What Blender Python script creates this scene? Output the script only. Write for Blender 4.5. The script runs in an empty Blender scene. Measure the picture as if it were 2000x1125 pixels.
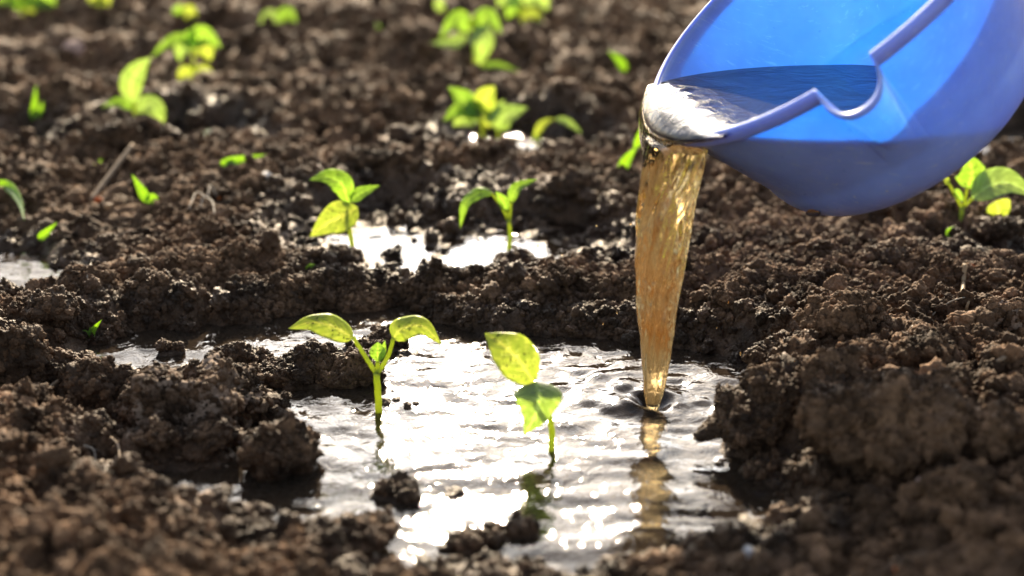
import bpy, math
import numpy as np
from mathutils import Vector, Matrix

scene = bpy.context.scene
R_ = math.radians

# ------------------------------------------------------------------ camera
CAM_H = 0.5
PITCH = R_(20)
FPX = 3200.0            # focal length in pixels of a 2000 px wide picture
cam_data = bpy.data.cameras.new("camera")
cam = bpy.data.objects.new("camera", cam_data)
scene.collection.objects.link(cam)
cam.location = (0, 0, CAM_H)
cam.rotation_euler = (math.pi / 2 - PITCH, 0, 0)
cam_data.sensor_width = 36
cam_data.lens = 36 * FPX / 2000
cam_data.clip_start = 0.02
cam_data.clip_end = 500
cam_data.dof.use_dof = True
cam_data.dof.focus_distance = 1.28
cam_data.dof.aperture_fstop = 3.3
scene.camera = cam

# ------------------------------------------------------------------ light
SUN_EL, SUN_AZ = R_(24.5), R_(-1.5)         # azimuth from +Y towards +X
world = bpy.data.worlds.new("World")
scene.world = world
world.use_nodes = True
wn = world.node_tree
wn.nodes.clear()
wo = wn.nodes.new("ShaderNodeOutputWorld")
bg = wn.nodes.new("ShaderNodeBackground")
sky = wn.nodes.new("ShaderNodeTexSky")
sky.sky_type = 'NISHITA'
sky.sun_disc = False
sky.sun_elevation = SUN_EL
sky.sun_rotation = SUN_AZ
sky.air_density = 1.0
sky.dust_density = 2.0
sky.ozone_density = 1.0
bg.inputs[1].default_value = 0.10
wtc = wn.nodes.new("ShaderNodeTexCoord")
wmap = wn.nodes.new("ShaderNodeMapping")
wmap.inputs['Scale'].default_value = (1, 1, 2.2)
wn.links.new(wtc.outputs['Generated'], wmap.inputs[0])
wno = wn.nodes.new("ShaderNodeTexNoise")
wno.inputs['Scale'].default_value = 4.5
wno.inputs['Detail'].default_value = 5
wno.inputs['Roughness'].default_value = 0.6
wn.links.new(wmap.outputs[0], wno.inputs['Vector'])
wra = wn.nodes.new("ShaderNodeValToRGB")
wra.color_ramp.elements[0].position = 0.42
wra.color_ramp.elements[1].position = 0.66
wn.links.new(wno.outputs[0], wra.inputs[0])
wbw = wn.nodes.new("ShaderNodeRGBToBW")
wn.links.new(sky.outputs[0], wbw.inputs[0])
wcl = wn.nodes.new("ShaderNodeVectorMath")       # a cloud is white and about about twice as bright as the sky it hides
wcl.operation = 'SCALE'
wcl.inputs[0].default_value = (1.9, 1.85, 1.8)
wn.links.new(wbw.outputs[0], wcl.inputs['Scale'])
wmx = wn.nodes.new("ShaderNodeMix")
wmx.data_type = 'RGBA'
wn.links.new(wra.outputs[0], wmx.inputs[0])
wn.links.new(sky.outputs[0], wmx.inputs[6])
wn.links.new(wcl.outputs[0], wmx.inputs[7])
wn.links.new(wmx.outputs[2], bg.inputs[0])
wn.links.new(bg.outputs[0], wo.inputs[0])

sun_data = bpy.data.lights.new("sun", 'SUN')
sun_data.energy = 5.0
sun_data.angle = R_(0.5)
sun_data.color = (1.0, 0.82, 0.58)
sun = bpy.data.objects.new("sun", sun_data)
scene.collection.objects.link(sun)
sdir = Vector((math.sin(SUN_AZ) * math.cos(SUN_EL), math.cos(SUN_AZ) * math.cos(SUN_EL), math.sin(SUN_EL)))
sun.rotation_euler = sdir.to_track_quat('Z', 'Y').to_euler()
sun.location = sdir * 5

scene.view_settings.view_transform = 'Standard'
scene.view_settings.look = 'None'
scene.view_settings.exposure = 1.5
scene.view_settings.gamma = 1.0
scene.view_settings.use_curve_mapping = False

scene.render.engine = 'CYCLES'
cy = scene.cycles
cy.use_denoising = True
cy.max_bounces = 8
cy.transmission_bounces = 6
cy.transparent_max_bounces = 8
cy.glossy_bounces = 3
cy.diffuse_bounces = 2
cy.caustics_reflective = False
cy.caustics_refractive = False
cy.sample_clamp_indirect = 6.0

# ------------------------------------------------------------------ maths helpers
CP, SP = math.cos(PITCH), math.sin(PITCH)


def proj(p):
    p = np.asarray(p, float)
    dz = p[..., 2] - CAM_H
    z = p[..., 1] * CP - dz * SP
    u = p[..., 1] * SP + dz * CP
    return np.stack([1000 + FPX * p[..., 0] / z, 562.5 - FPX * u / z], -1)


def ray(px, py):
    a = (px - 1000) / FPX
    b = -(py - 562.5) / FPX
    return np.array([a, CP + b * SP, -SP + b * CP])


def on_z(px, py, z=0.0):
    d = ray(px, py)
    t = (z - CAM_H) / d[2]
    return np.array([d[0] * t, d[1] * t, z])


def on_y(px, py, Y):
    d = ray(px, py)
    t = Y / d[1]
    return np.array([d[0] * t, Y, CAM_H + d[2] * t])


def _hash(ix, iy, iz, seed):
    h = (ix.astype(np.int64) * 374761393 + iy.astype(np.int64) * 668265263 + iz.astype(np.int64) * 2147483647 + seed * 974634777) & 0xFFFFFFFF
    h = ((h ^ (h >> 13)) * 1274126177) & 0xFFFFFFFF
    h = ((h ^ (h >> 16)) * 2246822519) & 0xFFFFFFFF
    h = h ^ (h >> 15)
    return (h & 0xFFFFFF) / float(0x1000000)


def noise3(p, seed=0):
    """gradient-free value noise, smooth, -1..1; p (N,3)"""
    i = np.floor(p).astype(np.int64)
    f = p - i
    f = f * f * f * (f * (f * 6 - 15) + 10)
    r = 0
    for dx in (0, 1):
        wx = f[:, 0] if dx else 1 - f[:, 0]
        for dy in (0, 1):
            wy = f[:, 1] if dy else 1 - f[:, 1]
            for dz in (0, 1):
                wz = f[:, 2] if dz else 1 - f[:, 2]
                r = r + wx * wy * wz * _hash(i[:, 0] + dx, i[:, 1] + dy, i[:, 2] + dz, seed)
    return r * 2 - 1


def noise2(x, y, seed=0):
    ix, iy = np.floor(x).astype(np.int64), np.floor(y).astype(np.int64)
    fx, fy = x - ix, y - iy
    fx = fx * fx * fx * (fx * (fx * 6 - 15) + 10)
    fy = fy * fy * fy * (fy * (fy * 6 - 15) + 10)
    z = np.zeros_like(ix)
    return 2 * (_hash(ix, iy, z, seed) * (1 - fx) * (1 - fy) + _hash(ix + 1, iy, z, seed) * fx * (1 - fy)
                + _hash(ix, iy + 1, z, seed) * (1 - fx) * fy + _hash(ix + 1, iy + 1, z, seed) * fx * fy) - 1


def fbm2(x, y, seed, octaves=4, gain=0.5):
    r, a = 0, 1.0
    c, s = 0.8, 0.6
    for k in range(octaves):
        r = r + a * noise2(x, y, seed + k)
        x, y = (c * x - s * y) * 2.03 + 7.1, (s * x + c * y) * 2.03 + 3.7
        a *= gain
    return r


def fbm3(p, seed, octaves=3, gain=0.5):
    r, a = 0, 1.0
    for k in range(octaves):
        r = r + a * noise3(p, seed + k)
        p = p[:, [1, 2, 0]] * 2.07 + 5.3
        a *= gain
    return r


def lumps2(x, y, seed, cover=0.8):
    """rounded lumps: domes of random height on jittered cells, 0..1"""
    ix, iy = np.floor(x).astype(np.int64), np.floor(y).astype(np.int64)
    z = np.zeros_like(ix)
    best = np.zeros_like(x)
    for dx in (-1, 0, 1):
        for dy in (-1, 0, 1):
            cx, cy_ = ix + dx, iy + dy
            jx = cx + 0.1 + 0.8 * _hash(cx, cy_, z, seed)
            jy = cy_ + 0.1 + 0.8 * _hash(cx, cy_, z, seed + 1)
            rad = cover * (0.45 + 0.55 * _hash(cx, cy_, z, seed + 2))
            d2 = ((x - jx) ** 2 + (y - jy) ** 2) / rad ** 2
            best = np.maximum(best, np.sqrt(np.maximum(0, 1 - d2)) * rad / cover)
    return best


def worley3(p, seed):
    i = np.floor(p).astype(np.int64)
    best = np.full(len(p), 9.0)
    for dx in (-1, 0, 1):
        for dy in (-1, 0, 1):
            for dz in (-1, 0, 1):
                c = i + np.array([dx, dy, dz])
                q = np.stack([_hash(c[:, 0], c[:, 1], c[:, 2], seed + k) for k in range(3)], 1) + c
                best = np.minimum(best, ((p - q) ** 2).sum(1))
    return np.sqrt(best)


def sstep(a, b, x):
    t = np.clip((x - a) / (b - a), 0, 1)
    return t * t * (3 - 2 * t)


def poly_sd(x, y, poly):
    """signed distance to polygon, negative inside"""
    d = np.full(x.shape, 1e9)
    inside = np.zeros(x.shape, bool)
    n = len(poly)
    for k in range(n):
        ax, ay = poly[k]
        bx, by = poly[(k + 1) % n]
        ex, ey = bx - ax, by - ay
        wx, wy = x - ax, y - ay
        t = np.clip((wx * ex + wy * ey) / (ex * ex + ey * ey + 1e-12), 0, 1)
        d = np.minimum(d, (wx - ex * t) ** 2 + (wy - ey * t) ** 2)
        c = (ay > y) != (by > y)
        with np.errstate(divide='ignore', invalid='ignore'):
            xi = ax + (y - ay) * ex / (ey if ey != 0 else 1e-12)
        inside ^= c & (x < xi)
    d = np.sqrt(d)
    return np.where(inside, -d, d)


# ------------------------------------------------------------------ object helpers
COL = scene.collection


def mesh_from(name, verts, faces, smooth=True):
    verts = np.ascontiguousarray(verts, np.float32)
    faces = np.asarray(faces)
    me = bpy.data.meshes.new(name)
    k = faces.shape[1]
    me.vertices.add(len(verts))
    me.vertices.foreach_set('co', verts.ravel())
    me.loops.add(faces.size)
    me.loops.foreach_set('vertex_index', faces.astype(np.int32).ravel())
    me.polygons.add(len(faces))
    me.polygons.foreach_set('loop_start', (np.arange(len(faces)) * k).astype(np.int32))
    me.update(calc_edges=True)
    me.validate()
    if smooth:
        me.polygons.foreach_set('use_smooth', np.ones(len(me.polygons), bool))
    return me


def add_attr(me, name, values):
    a = me.attributes.new(name, 'FLOAT', 'POINT')
    a.data.foreach_set('value', np.ascontiguousarray(values, np.float32))


def obj(name, me, mat=None, parent=None):
    o = bpy.data.objects.new(name, me)
    COL.objects.link(o)
    if mat and me:
        me.materials.append(mat)
    if parent:
        o.parent = parent
    return o


def tag(o, label=None, cat=None, group=None, kind=None):
    if label: o['label'] = label
    if cat: o['category'] = cat
    if group: o['group'] = group
    if kind: o['kind'] = kind
    return o


def empty(name, loc):
    o = bpy.data.objects.new(name, None)
    o.empty_display_size = 0.01
    o.location = loc
    COL.objects.link(o)
    return o


def grid_faces(n, m, wrap=False):
    """faces of an n x m vertex grid (row major); wrap joins the last column to the first"""
    i = np.arange(n - 1)[:, None] * m
    jj = np.arange(m if wrap else m - 1)[None]
    j2 = (jj + 1) % m
    a = i + jj
    b = i + j2
    return np.stack([a, b, b + m, a + m], -1).reshape(-1, 4)


def bez(pts, n):
    """smooth curve (Catmull-Rom) through control points"""
    P = np.asarray(pts, float)
    if len(P) == 2:
        t = np.linspace(0, 1, n)[:, None]
        return P[0] * (1 - t) + P[1] * t
    Q = np.vstack([2 * P[0] - P[1], P, 2 * P[-1] - P[-2]])
    out = []
    seg = len(P) - 1
    for t in np.linspace(0, seg, n):
        k = min(int(t), seg - 1)
        u = t - k
        p0, p1, p2, p3 = Q[k:k + 4]
        out.append(0.5 * (2 * p1 + (p2 - p0) * u + (2 * p0 - 5 * p1 + 4 * p2 - p3) * u * u + (3 * p1 - p0 - 3 * p2 + p3) * u ** 3))
    return np.array(out)


def tube(path, radii, sides=8, rough=0.0, seed=0):
    path = np.asarray(path, float)
    n = len(path)
    radii = np.interp(np.linspace(0, 1, n), np.linspace(0, 1, len(np.atleast_1d(radii))), np.atleast_1d(radii))
    tan = np.gradient(path, axis=0)
    tan /= np.linalg.norm(tan, axis=1)[:, None] + 1e-12
    ref = np.array([0.3, 0.9, 0.2])
    V = []
    for k in range(n):
        a = np.cross(tan[k], ref)
        if np.linalg.norm(a) < 1e-3:
            a = np.cross(tan[k], [1, 0, 0])
        a /= np.linalg.norm(a)
        b = np.cross(tan[k], a)
        th = np.linspace(0, 2 * np.pi, sides, endpoint=False)
        r = radii[k] * (1 + rough * np.sin(th * 3 + k * 1.7 + seed))
        V.append(path[k] + r[:, None] * (np.cos(th)[:, None] * a + np.sin(th)[:, None] * b))
    V = np.concatenate(V)
    Fq = grid_faces(n, sides, True)
    V = np.vstack([V, path[:1], path[-1:]])
    c0, c1 = len(V) - 2, len(V) - 1
    s = np.arange(sides)
    s2 = (s + 1) % sides
    cap = np.concatenate([np.stack([s2, s, np.full(sides, c0), np.full(sides, c0)], 1),
                          np.stack([(n - 1) * sides + s, (n - 1) * sides + s2, np.full(sides, c1), np.full(sides, c1)], 1)])
    return V, Fq, cap[:, :3]


def tube_mesh(name, path, radii, sides=8, rough=0.0, seed=0):
    V, Fq, Ft = tube(path, radii, sides, rough, seed)
    tri = np.concatenate([Fq[:, [0, 1, 2]], Fq[:, [0, 2, 3]], Ft])
    return mesh_from(name, V, tri)


# ------------------------------------------------------------------ materials
def new_mat(name):
    m = bpy.data.materials.new(name)
    m.use_nodes = True
    nt = m.node_tree
    nt.nodes.clear()
    out = nt.nodes.new('ShaderNodeOutputMaterial')
    return m, nt, out


def N(nt, typ, **kw):
    n = nt.nodes.new(typ)
    for k, v in kw.items():
        setattr(n, k, v)
    return n


def L(nt, a, b):
    nt.links.new(a, b)


def ramp(nt, src, stops):
    r = N(nt, 'ShaderNodeValToRGB')
    els = r.color_ramp.elements
    while len(els) < len(stops):
        els.new(0.5)
    for e, (p, c) in zip(els, stops):
        e.position = p
        e.color = (*c, 1) if len(c) == 3 else c
    L(nt, src, r.inputs[0])
    return r.outputs[0]


def mixc(nt, fac, a, b, blend='MIX'):
    m = N(nt, 'ShaderNodeMix', data_type='RGBA', blend_type=blend)
    for s, v in ((m.inputs[0], fac), (m.inputs[6], a), (m.inputs[7], b)):
        if hasattr(v, 'is_output'):
            L(nt, v, s)
        elif isinstance(v, (int, float)):
            s.default_value = v
        else:
            s.default_value = (*v, 1)
    return m.outputs[2]


def math_(nt, op, a, b=None, c=None):
    m = N(nt, 'ShaderNodeMath', operation=op)
    for s, v in zip(m.inputs, (a, b, c)):
        if v is None: continue
        if hasattr(v, 'is_output'): L(nt, v, s)
        else: s.default_value = v
    return m.outputs[0]


def noise_tex(nt, vec, scale, detail=4, rough=0.6, dist=0.0):
    n = N(nt, 'ShaderNodeTexNoise')
    n.inputs['Scale'].default_value = scale
    n.inputs['Detail'].default_value = detail
    n.inputs['Roughness'].default_value = rough
    n.inputs['Distortion'].default_value = dist
    if vec: L(nt, vec, n.inputs['Vector'])
    return n


def soil_material(name, dark, light, attr_type='GEOMETRY', tone=True, bump=1.0, crust=None):
    m, nt, out = new_mat(name)
    geo = N(nt, 'ShaderNodeNewGeometry')
    pos = geo.outputs['Position']
    big = noise_tex(nt, pos, 24, 2, 0.65)
    fine = noise_tex(nt, pos, 480, 2, 0.7)
    col = ramp(nt, big.outputs[0], [(0.32, dark), (0.7, light)])
    spk = ramp(nt, fine.outputs[0], [(0.3, (0.62, 0.6, 0.58)), (0.5, (1, 1, 1)), (0.75, (1.5, 1.45, 1.38))])
    col = mixc(nt, 1.0, col, spk, 'MULTIPLY')
    wet = N(nt, 'ShaderNodeAttribute', attribute_type=attr_type, attribute_name='wet').outputs['Fac']
    if tone:
        tn = N(nt, 'ShaderNodeAttribute', attribute_type=attr_type, attribute_name='tone').outputs['Fac']
        t2 = math_(nt, 'MULTIPLY_ADD', tn, 1.2, 0.45)
        cmb = N(nt, 'ShaderNodeCombineColor')
        for k in range(3): L(nt, t2, cmb.inputs[k])
        col = mixc(nt, 1.0, col, cmb.outputs[0], 'MULTIPLY')
    if crust:
        n3 = noise_tex(nt, pos, 60, 4, 0.7)
        msk = ramp(nt, n3.outputs[0], [(0.45, (0, 0, 0)), (0.62, (1, 1, 1))])
        col = mixc(nt, msk, col, crust)
    wetcol = mixc(nt, 1.0, col, (0.46, 0.44, 0.43), 'MULTIPLY')
    col = mixc(nt, wet, col, wetcol)
    p = N(nt, 'ShaderNodeBsdfPrincipled')
    L(nt, col, p.inputs['Base Color'])
    wf = math_(nt, 'MULTIPLY', wet, ramp(nt, fine.outputs[0], [(0.3, (0.35, 0.35, 0.35)), (0.55, (1, 1, 1))]))
    L(nt, math_(nt, 'MULTIPLY_ADD', wf, -0.46, 0.74), p.inputs['Roughness'])
    p.inputs['IOR'].default_value = 1.4
    L(nt, math_(nt, 'MULTIPLY_ADD', wf, 0.30, 0.20), p.inputs['Specular IOR Level'])
    p.inputs['Specular Tint'].default_value = (1.0, 0.88, 0.74, 1)
    b1 = N(nt, 'ShaderNodeBump')
    b1.inputs['Strength'].default_value = 1.0 * bump
    b1.inputs['Distance'].default_value = 0.0022
    nb = noise_tex(nt, pos, 560, 3, 0.7)
    L(nt, nb.outputs[0], b1.inputs['Height'])
    L(nt, b1.outputs[0], p.inputs['Normal'])
    L(nt, p.outputs[0], out.inputs[0])
    return m


D1, L1 = (0.036, 0.021, 0.012), (0.186, 0.109, 0.061)
M_GROUND = soil_material('soil', D1, L1, 'GEOMETRY', False)
M_CRUMB = soil_material('soil_crumb', D1, L1, 'INSTANCER', True)
M_CLOD = soil_material('clod_brown', (0.044, 0.026, 0.015), (0.190, 0.112, 0.062), 'GEOMETRY', False)
M_CLOD_DARK = soil_material('clod_dark', (0.036, 0.023, 0.015), (0.120, 0.076, 0.048), 'GEOMETRY', False)
M_CLOD_GREY = soil_material('clod_grey', (0.075, 0.048, 0.031), (0.200, 0.130, 0.085), 'GEOMETRY', False, 0.8, (0.27, 0.195, 0.14))


def water_material(name, tint, rough, bump_scale, bump_dist, mud, mud_fac, ior=1.33):
    m, nt, out = new_mat(name)
    geo = N(nt, 'ShaderNodeNewGeometry')
    nz = noise_tex(nt, geo.outputs['Position'], bump_scale, 3, 0.55, 0.6)
    b = N(nt, 'ShaderNodeBump')
    b.inputs['Strength'].default_value = 1
    b.inputs['Distance'].default_value = bump_dist
    L(nt, nz.outputs[0], b.inputs['Height'])
    fr = N(nt, 'ShaderNodeFresnel')
    fr.inputs[0].default_value = ior
    L(nt, b.outputs[0], fr.inputs[1])
    tr = N(nt, 'ShaderNodeBsdfTransparent')
    tr.inputs[0].default_value = (*tint, 1)
    df = N(nt, 'ShaderNodeBsdfDiffuse')
    df.inputs[0].default_value = (*mud, 1)
    mx0 = N(nt, 'ShaderNodeMixShader')
    mx0.inputs[0].default_value = mud_fac
    L(nt, tr.outputs[0], mx0.inputs[1])
    L(nt, df.outputs[0], mx0.inputs[2])
    gl = N(nt, 'ShaderNodeBsdfGlossy')
    gl.inputs['Roughness'].default_value = rough
    L(nt, b.outputs[0], gl.inputs['Normal'])
    mx = N(nt, 'ShaderNodeMixShader')
    L(nt, fr.outputs[0], mx.inputs[0])
    L(nt, mx0.outputs[0], mx.inputs[1])
    L(nt, gl.outputs[0], mx.inputs[2])
    L(nt, mx.outputs[0], out.inputs[0])
    return m


M_PUDDLE = water_material('puddle_water', (0.5, 0.43, 0.36), 0.045, 60, 0.0011, (0.11, 0.08, 0.055), 0.2, 1.33)
M_STILL = water_material('still_water', (0.5, 0.43, 0.36), 0.02, 45, 0.0006, (0.06, 0.045, 0.035), 0.12, 1.34)
M_BWATER = water_material('bucket_water', (0.48, 0.38, 0.36), 0.03, 30, 0.0016, (0.09, 0.10, 0.15), 0.4)


def stream_material(name, relief, silt, tint):
    m, nt, out = new_mat(name)
    geo = N(nt, 'ShaderNodeNewGeometry')
    mp = N(nt, 'ShaderNodeMapping')
    mp.inputs['Scale'].default_value = (1, 1, 0.24)
    mp.inputs['Rotation'].default_value = (0, 0.3, 0)
    L(nt, geo.outputs['Position'], mp.inputs[0])
    nz = noise_tex(nt, mp.outputs[0], 85, 2, 0.5, 1.6)
    b = N(nt, 'ShaderNodeBump')
    b.inputs['Strength'].default_value = 1
    b.inputs['Distance'].default_value = relief
    L(nt, nz.outputs[0], b.inputs['Height'])
    fr = N(nt, 'ShaderNodeFresnel')
    fr.inputs[0].default_value = 1.33
    L(nt, b.outputs[0], fr.inputs[1])
    rf = N(nt, 'ShaderNodeBsdfRefraction')
    rf.inputs['IOR'].default_value = 1.33
    rf.inputs['Roughness'].default_value = 0.0
    rf.inputs[0].default_value = (*tint, 1)
    L(nt, b.outputs[0], rf.inputs['Normal'])
    tl = N(nt, 'ShaderNodeBsdfTranslucent')
    n2 = noise_tex(nt, mp.outputs[0], 45, 3, 0.6, 1.0)
    tc = ramp(nt, n2.outputs[0], [(0.38, (0.85, 0.40, 0.10)), (0.55, (0.88, 0.70, 0.44)), (0.75, (0.9, 0.80, 0.60))])
    L(nt, tc, tl.inputs[0])
    L(nt, b.outputs[0], tl.inputs['Normal'])
    mx0 = N(nt, 'ShaderNodeMixShader')
    mx0.inputs[0].default_value = silt
    L(nt, rf.outputs[0], mx0.inputs[1])
    L(nt, tl.outputs[0], mx0.inputs[2])
    gl = N(nt, 'ShaderNodeBsdfGlossy')
    gl.inputs['Roughness'].default_value = 0.03
    L(nt, b.outputs[0], gl.inputs['Normal'])
    mx = N(nt, 'ShaderNodeMixShader')
    L(nt, fr.outputs[0], mx.inputs[0])
    L(nt, mx0.outputs[0], mx.inputs[1])
    L(nt, gl.outputs[0], mx.inputs[2])
    L(nt, mx.outputs[0], out.inputs[0])
    return m


M_STREAM = stream_material('poured_water', 0.0020, 0.06, (0.99, 0.85, 0.59))
M_LIP = stream_material('lip_water', 0.0009, 0.03, (0.97, 0.93, 0.86))


def bucket_material(name, colour, through, transl):
    m, nt, out = new_mat(name)
    geo = N(nt, 'ShaderNodeNewGeometry')
    pos = geo.outputs['Position']
    n1 = noise_tex(nt, pos, 14, 4, 0.6)
    col = mixc(nt, ramp(nt, n1.outputs[0], [(0.3, (0, 0, 0)), (0.7, (1, 1, 1))]), tuple(min(1, c * 1.08) for c in colour), tuple(c * 0.74 for c in colour))
    dots = noise_tex(nt, pos, 330, 1, 0.5)
    where = noise_tex(nt, pos, 11, 2, 0.5)
    dm = math_(nt, 'MULTIPLY', ramp(nt, dots.outputs[0], [(0.735, (0, 0, 0)), (0.76, (0.8,) * 3)]), ramp(nt, where.outputs[0], [(0.45, (0, 0, 0)), (0.6, (1, 1, 1))]))
    col = mixc(nt, dm, col, (0.45, 0.46, 0.55))
    mp = N(nt, 'ShaderNodeMapping')
    mp.inputs['Rotation'].default_value = (0.4, 0.7, 0.3)
    mp.inputs['Scale'].default_value = (1, 14, 3)
    L(nt, pos, mp.inputs[0])
    sc = noise_tex(nt, mp.outputs[0], 40, 5, 0.75)
    smask = ramp(nt, sc.outputs[0], [(0.57, (0, 0, 0)), (0.70, (0.7, 0.7, 0.7))])
    col = mixc(nt, smask, col, (0.36, 0.42, 0.70))
    p = N(nt, 'ShaderNodeBsdfPrincipled')
    L(nt, col, p.inputs['Base Color'])
    p.inputs['Roughness'].default_value = 0.32
    p.inputs['IOR'].default_value = 1.49
    rn = ramp(nt, noise_tex(nt, pos, 90, 4, 0.7).outputs[0], [(0.3, (0.26,) * 3), (0.7, (0.5,) * 3)])
    L(nt, rn, p.inputs['Roughness'])
    p.inputs['Subsurface Weight'].default_value = transl
    p.inputs['Subsurface Radius'].default_value = through
    p.inputs['Subsurface Scale'].default_value = 0.025
    L(nt, p.outputs[0], out.inputs[0])
    return m


M_BUCKET = bucket_material('blue_plastic', (0.20, 0.285, 0.79), (0.25, 0.5, 1.0), 0.70)
M_RIM = bucket_material('blue_plastic_rim', (0.22, 0.28, 0.76), (0.3, 0.5, 0.9), 0.4)


def leaf_material(name, c_top, c_tr, spots=True):
    m, nt, out = new_mat(name)
    geo = N(nt, 'ShaderNodeNewGeometry')
    at = N(nt, 'ShaderNodeAttribute', attribute_name='vein').outputs['Fac']
    pos = geo.outputs['Position']
    n1 = noise_tex(nt, pos, 90, 4, 0.6)
    v1 = ramp(nt, n1.outputs[0], [(0.3, (0.80, 0.84, 0.70)), (0.7, (1.06, 1.04, 1.0))])
    tr = mixc(nt, 1.0, c_tr, v1, 'MULTIPLY')
    tr = mixc(nt, math_(nt, 'MULTIPLY', at, 0.85), mixc(nt, 1.0, tr, (0.84, 0.86, 0.75), 'MULTIPLY'), tuple(min(1, c * 1.3) for c in c_tr))
    top = mixc(nt, math_(nt, 'MULTIPLY', at, 0.4), c_top, tuple(min(1, c * 1.8) for c in c_top))
    if spots:
        sp = noise_tex(nt, pos, 420, 2, 0.5)
        n3 = noise_tex(nt, pos, 60, 2, 0.5)
        sm = math_(nt, 'MULTIPLY', ramp(nt, sp.outputs[0], [(0.62, (0, 0, 0)), (0.68, (1, 1, 1))]),
                   ramp(nt, n3.outputs[0], [(0.42, (0, 0, 0)), (0.58, (0.85,) * 3)]))
        tr = mixc(nt, sm, tr, (0.05, 0.04, 0.015))
        top = mixc(nt, sm, top, (0.04, 0.03, 0.012))
    p = N(nt, 'ShaderNodeBsdfPrincipled')
    L(nt, top, p.inputs['Base Color'])
    p.inputs['Roughness'].default_value = 0.42
    b = N(nt, 'ShaderNodeBump')
    b.inputs['Strength'].default_value = 0.5
    b.inputs['Distance'].default_value = 0.001
    L(nt, noise_tex(nt, pos, 260, 3, 0.6).outputs[0], b.inputs['Height'])
    L(nt, b.outputs[0], p.inputs['Normal'])
    tl = N(nt, 'ShaderNodeBsdfTranslucent')
    L(nt, tr, tl.inputs[0])
    mx = N(nt, 'ShaderNodeMixShader')
    mx.inputs[0].default_value = 0.68
    L(nt, p.outputs[0], mx.inputs[1])
    L(nt, tl.outputs[0], mx.inputs[2])
    L(nt, mx.outputs[0], out.inputs[0])
    return m


M_LEAF = leaf_material('leaf_green', (0.10, 0.20, 0.05), (0.62, 0.80, 0.24))
M_LEAF_Y = leaf_material('leaf_yellow_green', (0.16, 0.24, 0.05), (0.80, 0.88, 0.30))
M_LEAF_C = leaf_material('leaf_cool_green', (0.24, 0.31, 0.18), (0.64, 0.76, 0.32), False)
M_STEM = leaf_material('stem_green', (0.26, 0.36, 0.08), (0.66, 0.72, 0.12), False)
M_GRASS = leaf_material('sprout_green', (0.16, 0.28, 0.06), (0.55, 0.76, 0.12), False)


def plain_material(name, colour, rough=0.7, var=0.35, transl=0.0, scale=200):
    m, nt, out = new_mat(name)
    geo = N(nt, 'ShaderNodeNewGeometry')
    n1 = noise_tex(nt, geo.outputs['Position'], scale, 4, 0.65)
    c = mixc(nt, n1.outputs[0], tuple(v * (1 - var) for v in colour), tuple(min(1, v * (1 + var)) for v in colour))
    p = N(nt, 'ShaderNodeBsdfPrincipled')
    L(nt, c, p.inputs['Base Color'])
    p.inputs['Roughness'].default_value = rough
    b = N(nt, 'ShaderNodeBump')
    b.inputs['Strength'].default_value = 0.6
    b.inputs['Distance'].default_value = 0.0008
    L(nt, noise_tex(nt, geo.outputs['Position'], scale * 3, 3, 0.6).outputs[0], b.inputs['Height'])
    L(nt, b.outputs[0], p.inputs['Normal'])
    if transl:
        tl = N(nt, 'ShaderNodeBsdfTranslucent')
        L(nt, c, tl.inputs[0])
        mx = N(nt, 'ShaderNodeMixShader')
        mx.inputs[0].default_value = transl
        L(nt, p.outputs[0], mx.inputs[1])
        L(nt, tl.outputs[0], mx.inputs[2])
        L(nt, mx.outputs[0], out.inputs[0])
    else:
        L(nt, p.outputs[0], out.inputs[0])
    return m


M_STRAW = plain_material('dry_straw', (0.36, 0.25, 0.13), 0.6, 0.35, 0.25)
M_TWIG = plain_material('dry_twig', (0.20, 0.14, 0.085), 0.8)
M_ROOT = plain_material('pale_root', (0.34, 0.29, 0.22), 0.7, 0.3, 0.2)
M_ORANGE = plain_material('orange_litter', (0.50, 0.14, 0.03), 0.6, 0.3, 0.35)
M_PINK = plain_material('pink_stone', (0.34, 0.22, 0.17), 0.75)
M_WHITE = plain_material('pale_stone', (0.42, 0.41, 0.40), 0.6)
M_DRIED = plain_material('dried_leaf', (0.42, 0.30, 0.18), 0.6, 0.3, 0.4)

# ------------------------------------------------------------------ the ground: basins, banks and rows
PUDDLES_PX = {
    'main': ([(90, 705), (180, 676), (300, 658), (430, 648), (560, 632), (660, 615), (760, 618), (860, 645), (1000, 668), (1100, 662),
              (1250, 682), (1380, 704), (1500, 722), (1505, 745), (1435, 785), (1400, 830), (1400, 880), (1470, 900),
              (1505, 940), (1490, 1000), (1440, 1050), (1290, 1072), (1080, 1100), (960, 1095), (800, 1105), (745, 1070), (690, 1030),
              (560, 1030), (430, 1025), (310, 985), (320, 935), (480, 895), (500, 850), (500, 790), (460, 745), (400, 722), (300, 728), (170, 735)], -0.013),
    'second': ([(600, 440), (690, 395), (790, 400), (870, 425), (980, 420), (1130, 435), (1230, 475), (1240, 520), (1100, 525),
                (1000, 548), (850, 552), (720, 545), (600, 520)], -0.002),
    'left': ([(-160, 515), (20, 512), (90, 535), (110, 560), (60, 585), (-160, 600)], -0.011),
    'third': ([(880, 285), (930, 262), (1040, 255), (1130, 270), (1125, 310), (1010, 325), (900, 318)], -0.020),
    'third_left': ([(290, 250), (360, 240), (430, 255), (420, 280), (300, 288)], -0.008),
    'third_right': ([(1890, 285), (1960, 250), (2150, 235), (2150, 310), (1920, 312)], -0.020),
    'row_right': ([(1965, 528), (2120, 512), (2120, 548), (1980, 552)], -0.005),
    'third_far_left': ([(-60, 275), (40, 268), (60, 290), (-60, 310)], -0.010),
}
PUDDLES = {k: (np.array([on_z(*p)[:2] for p in v[0]]), v[1]) for k, v in PUDDLES_PX.items()}

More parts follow.
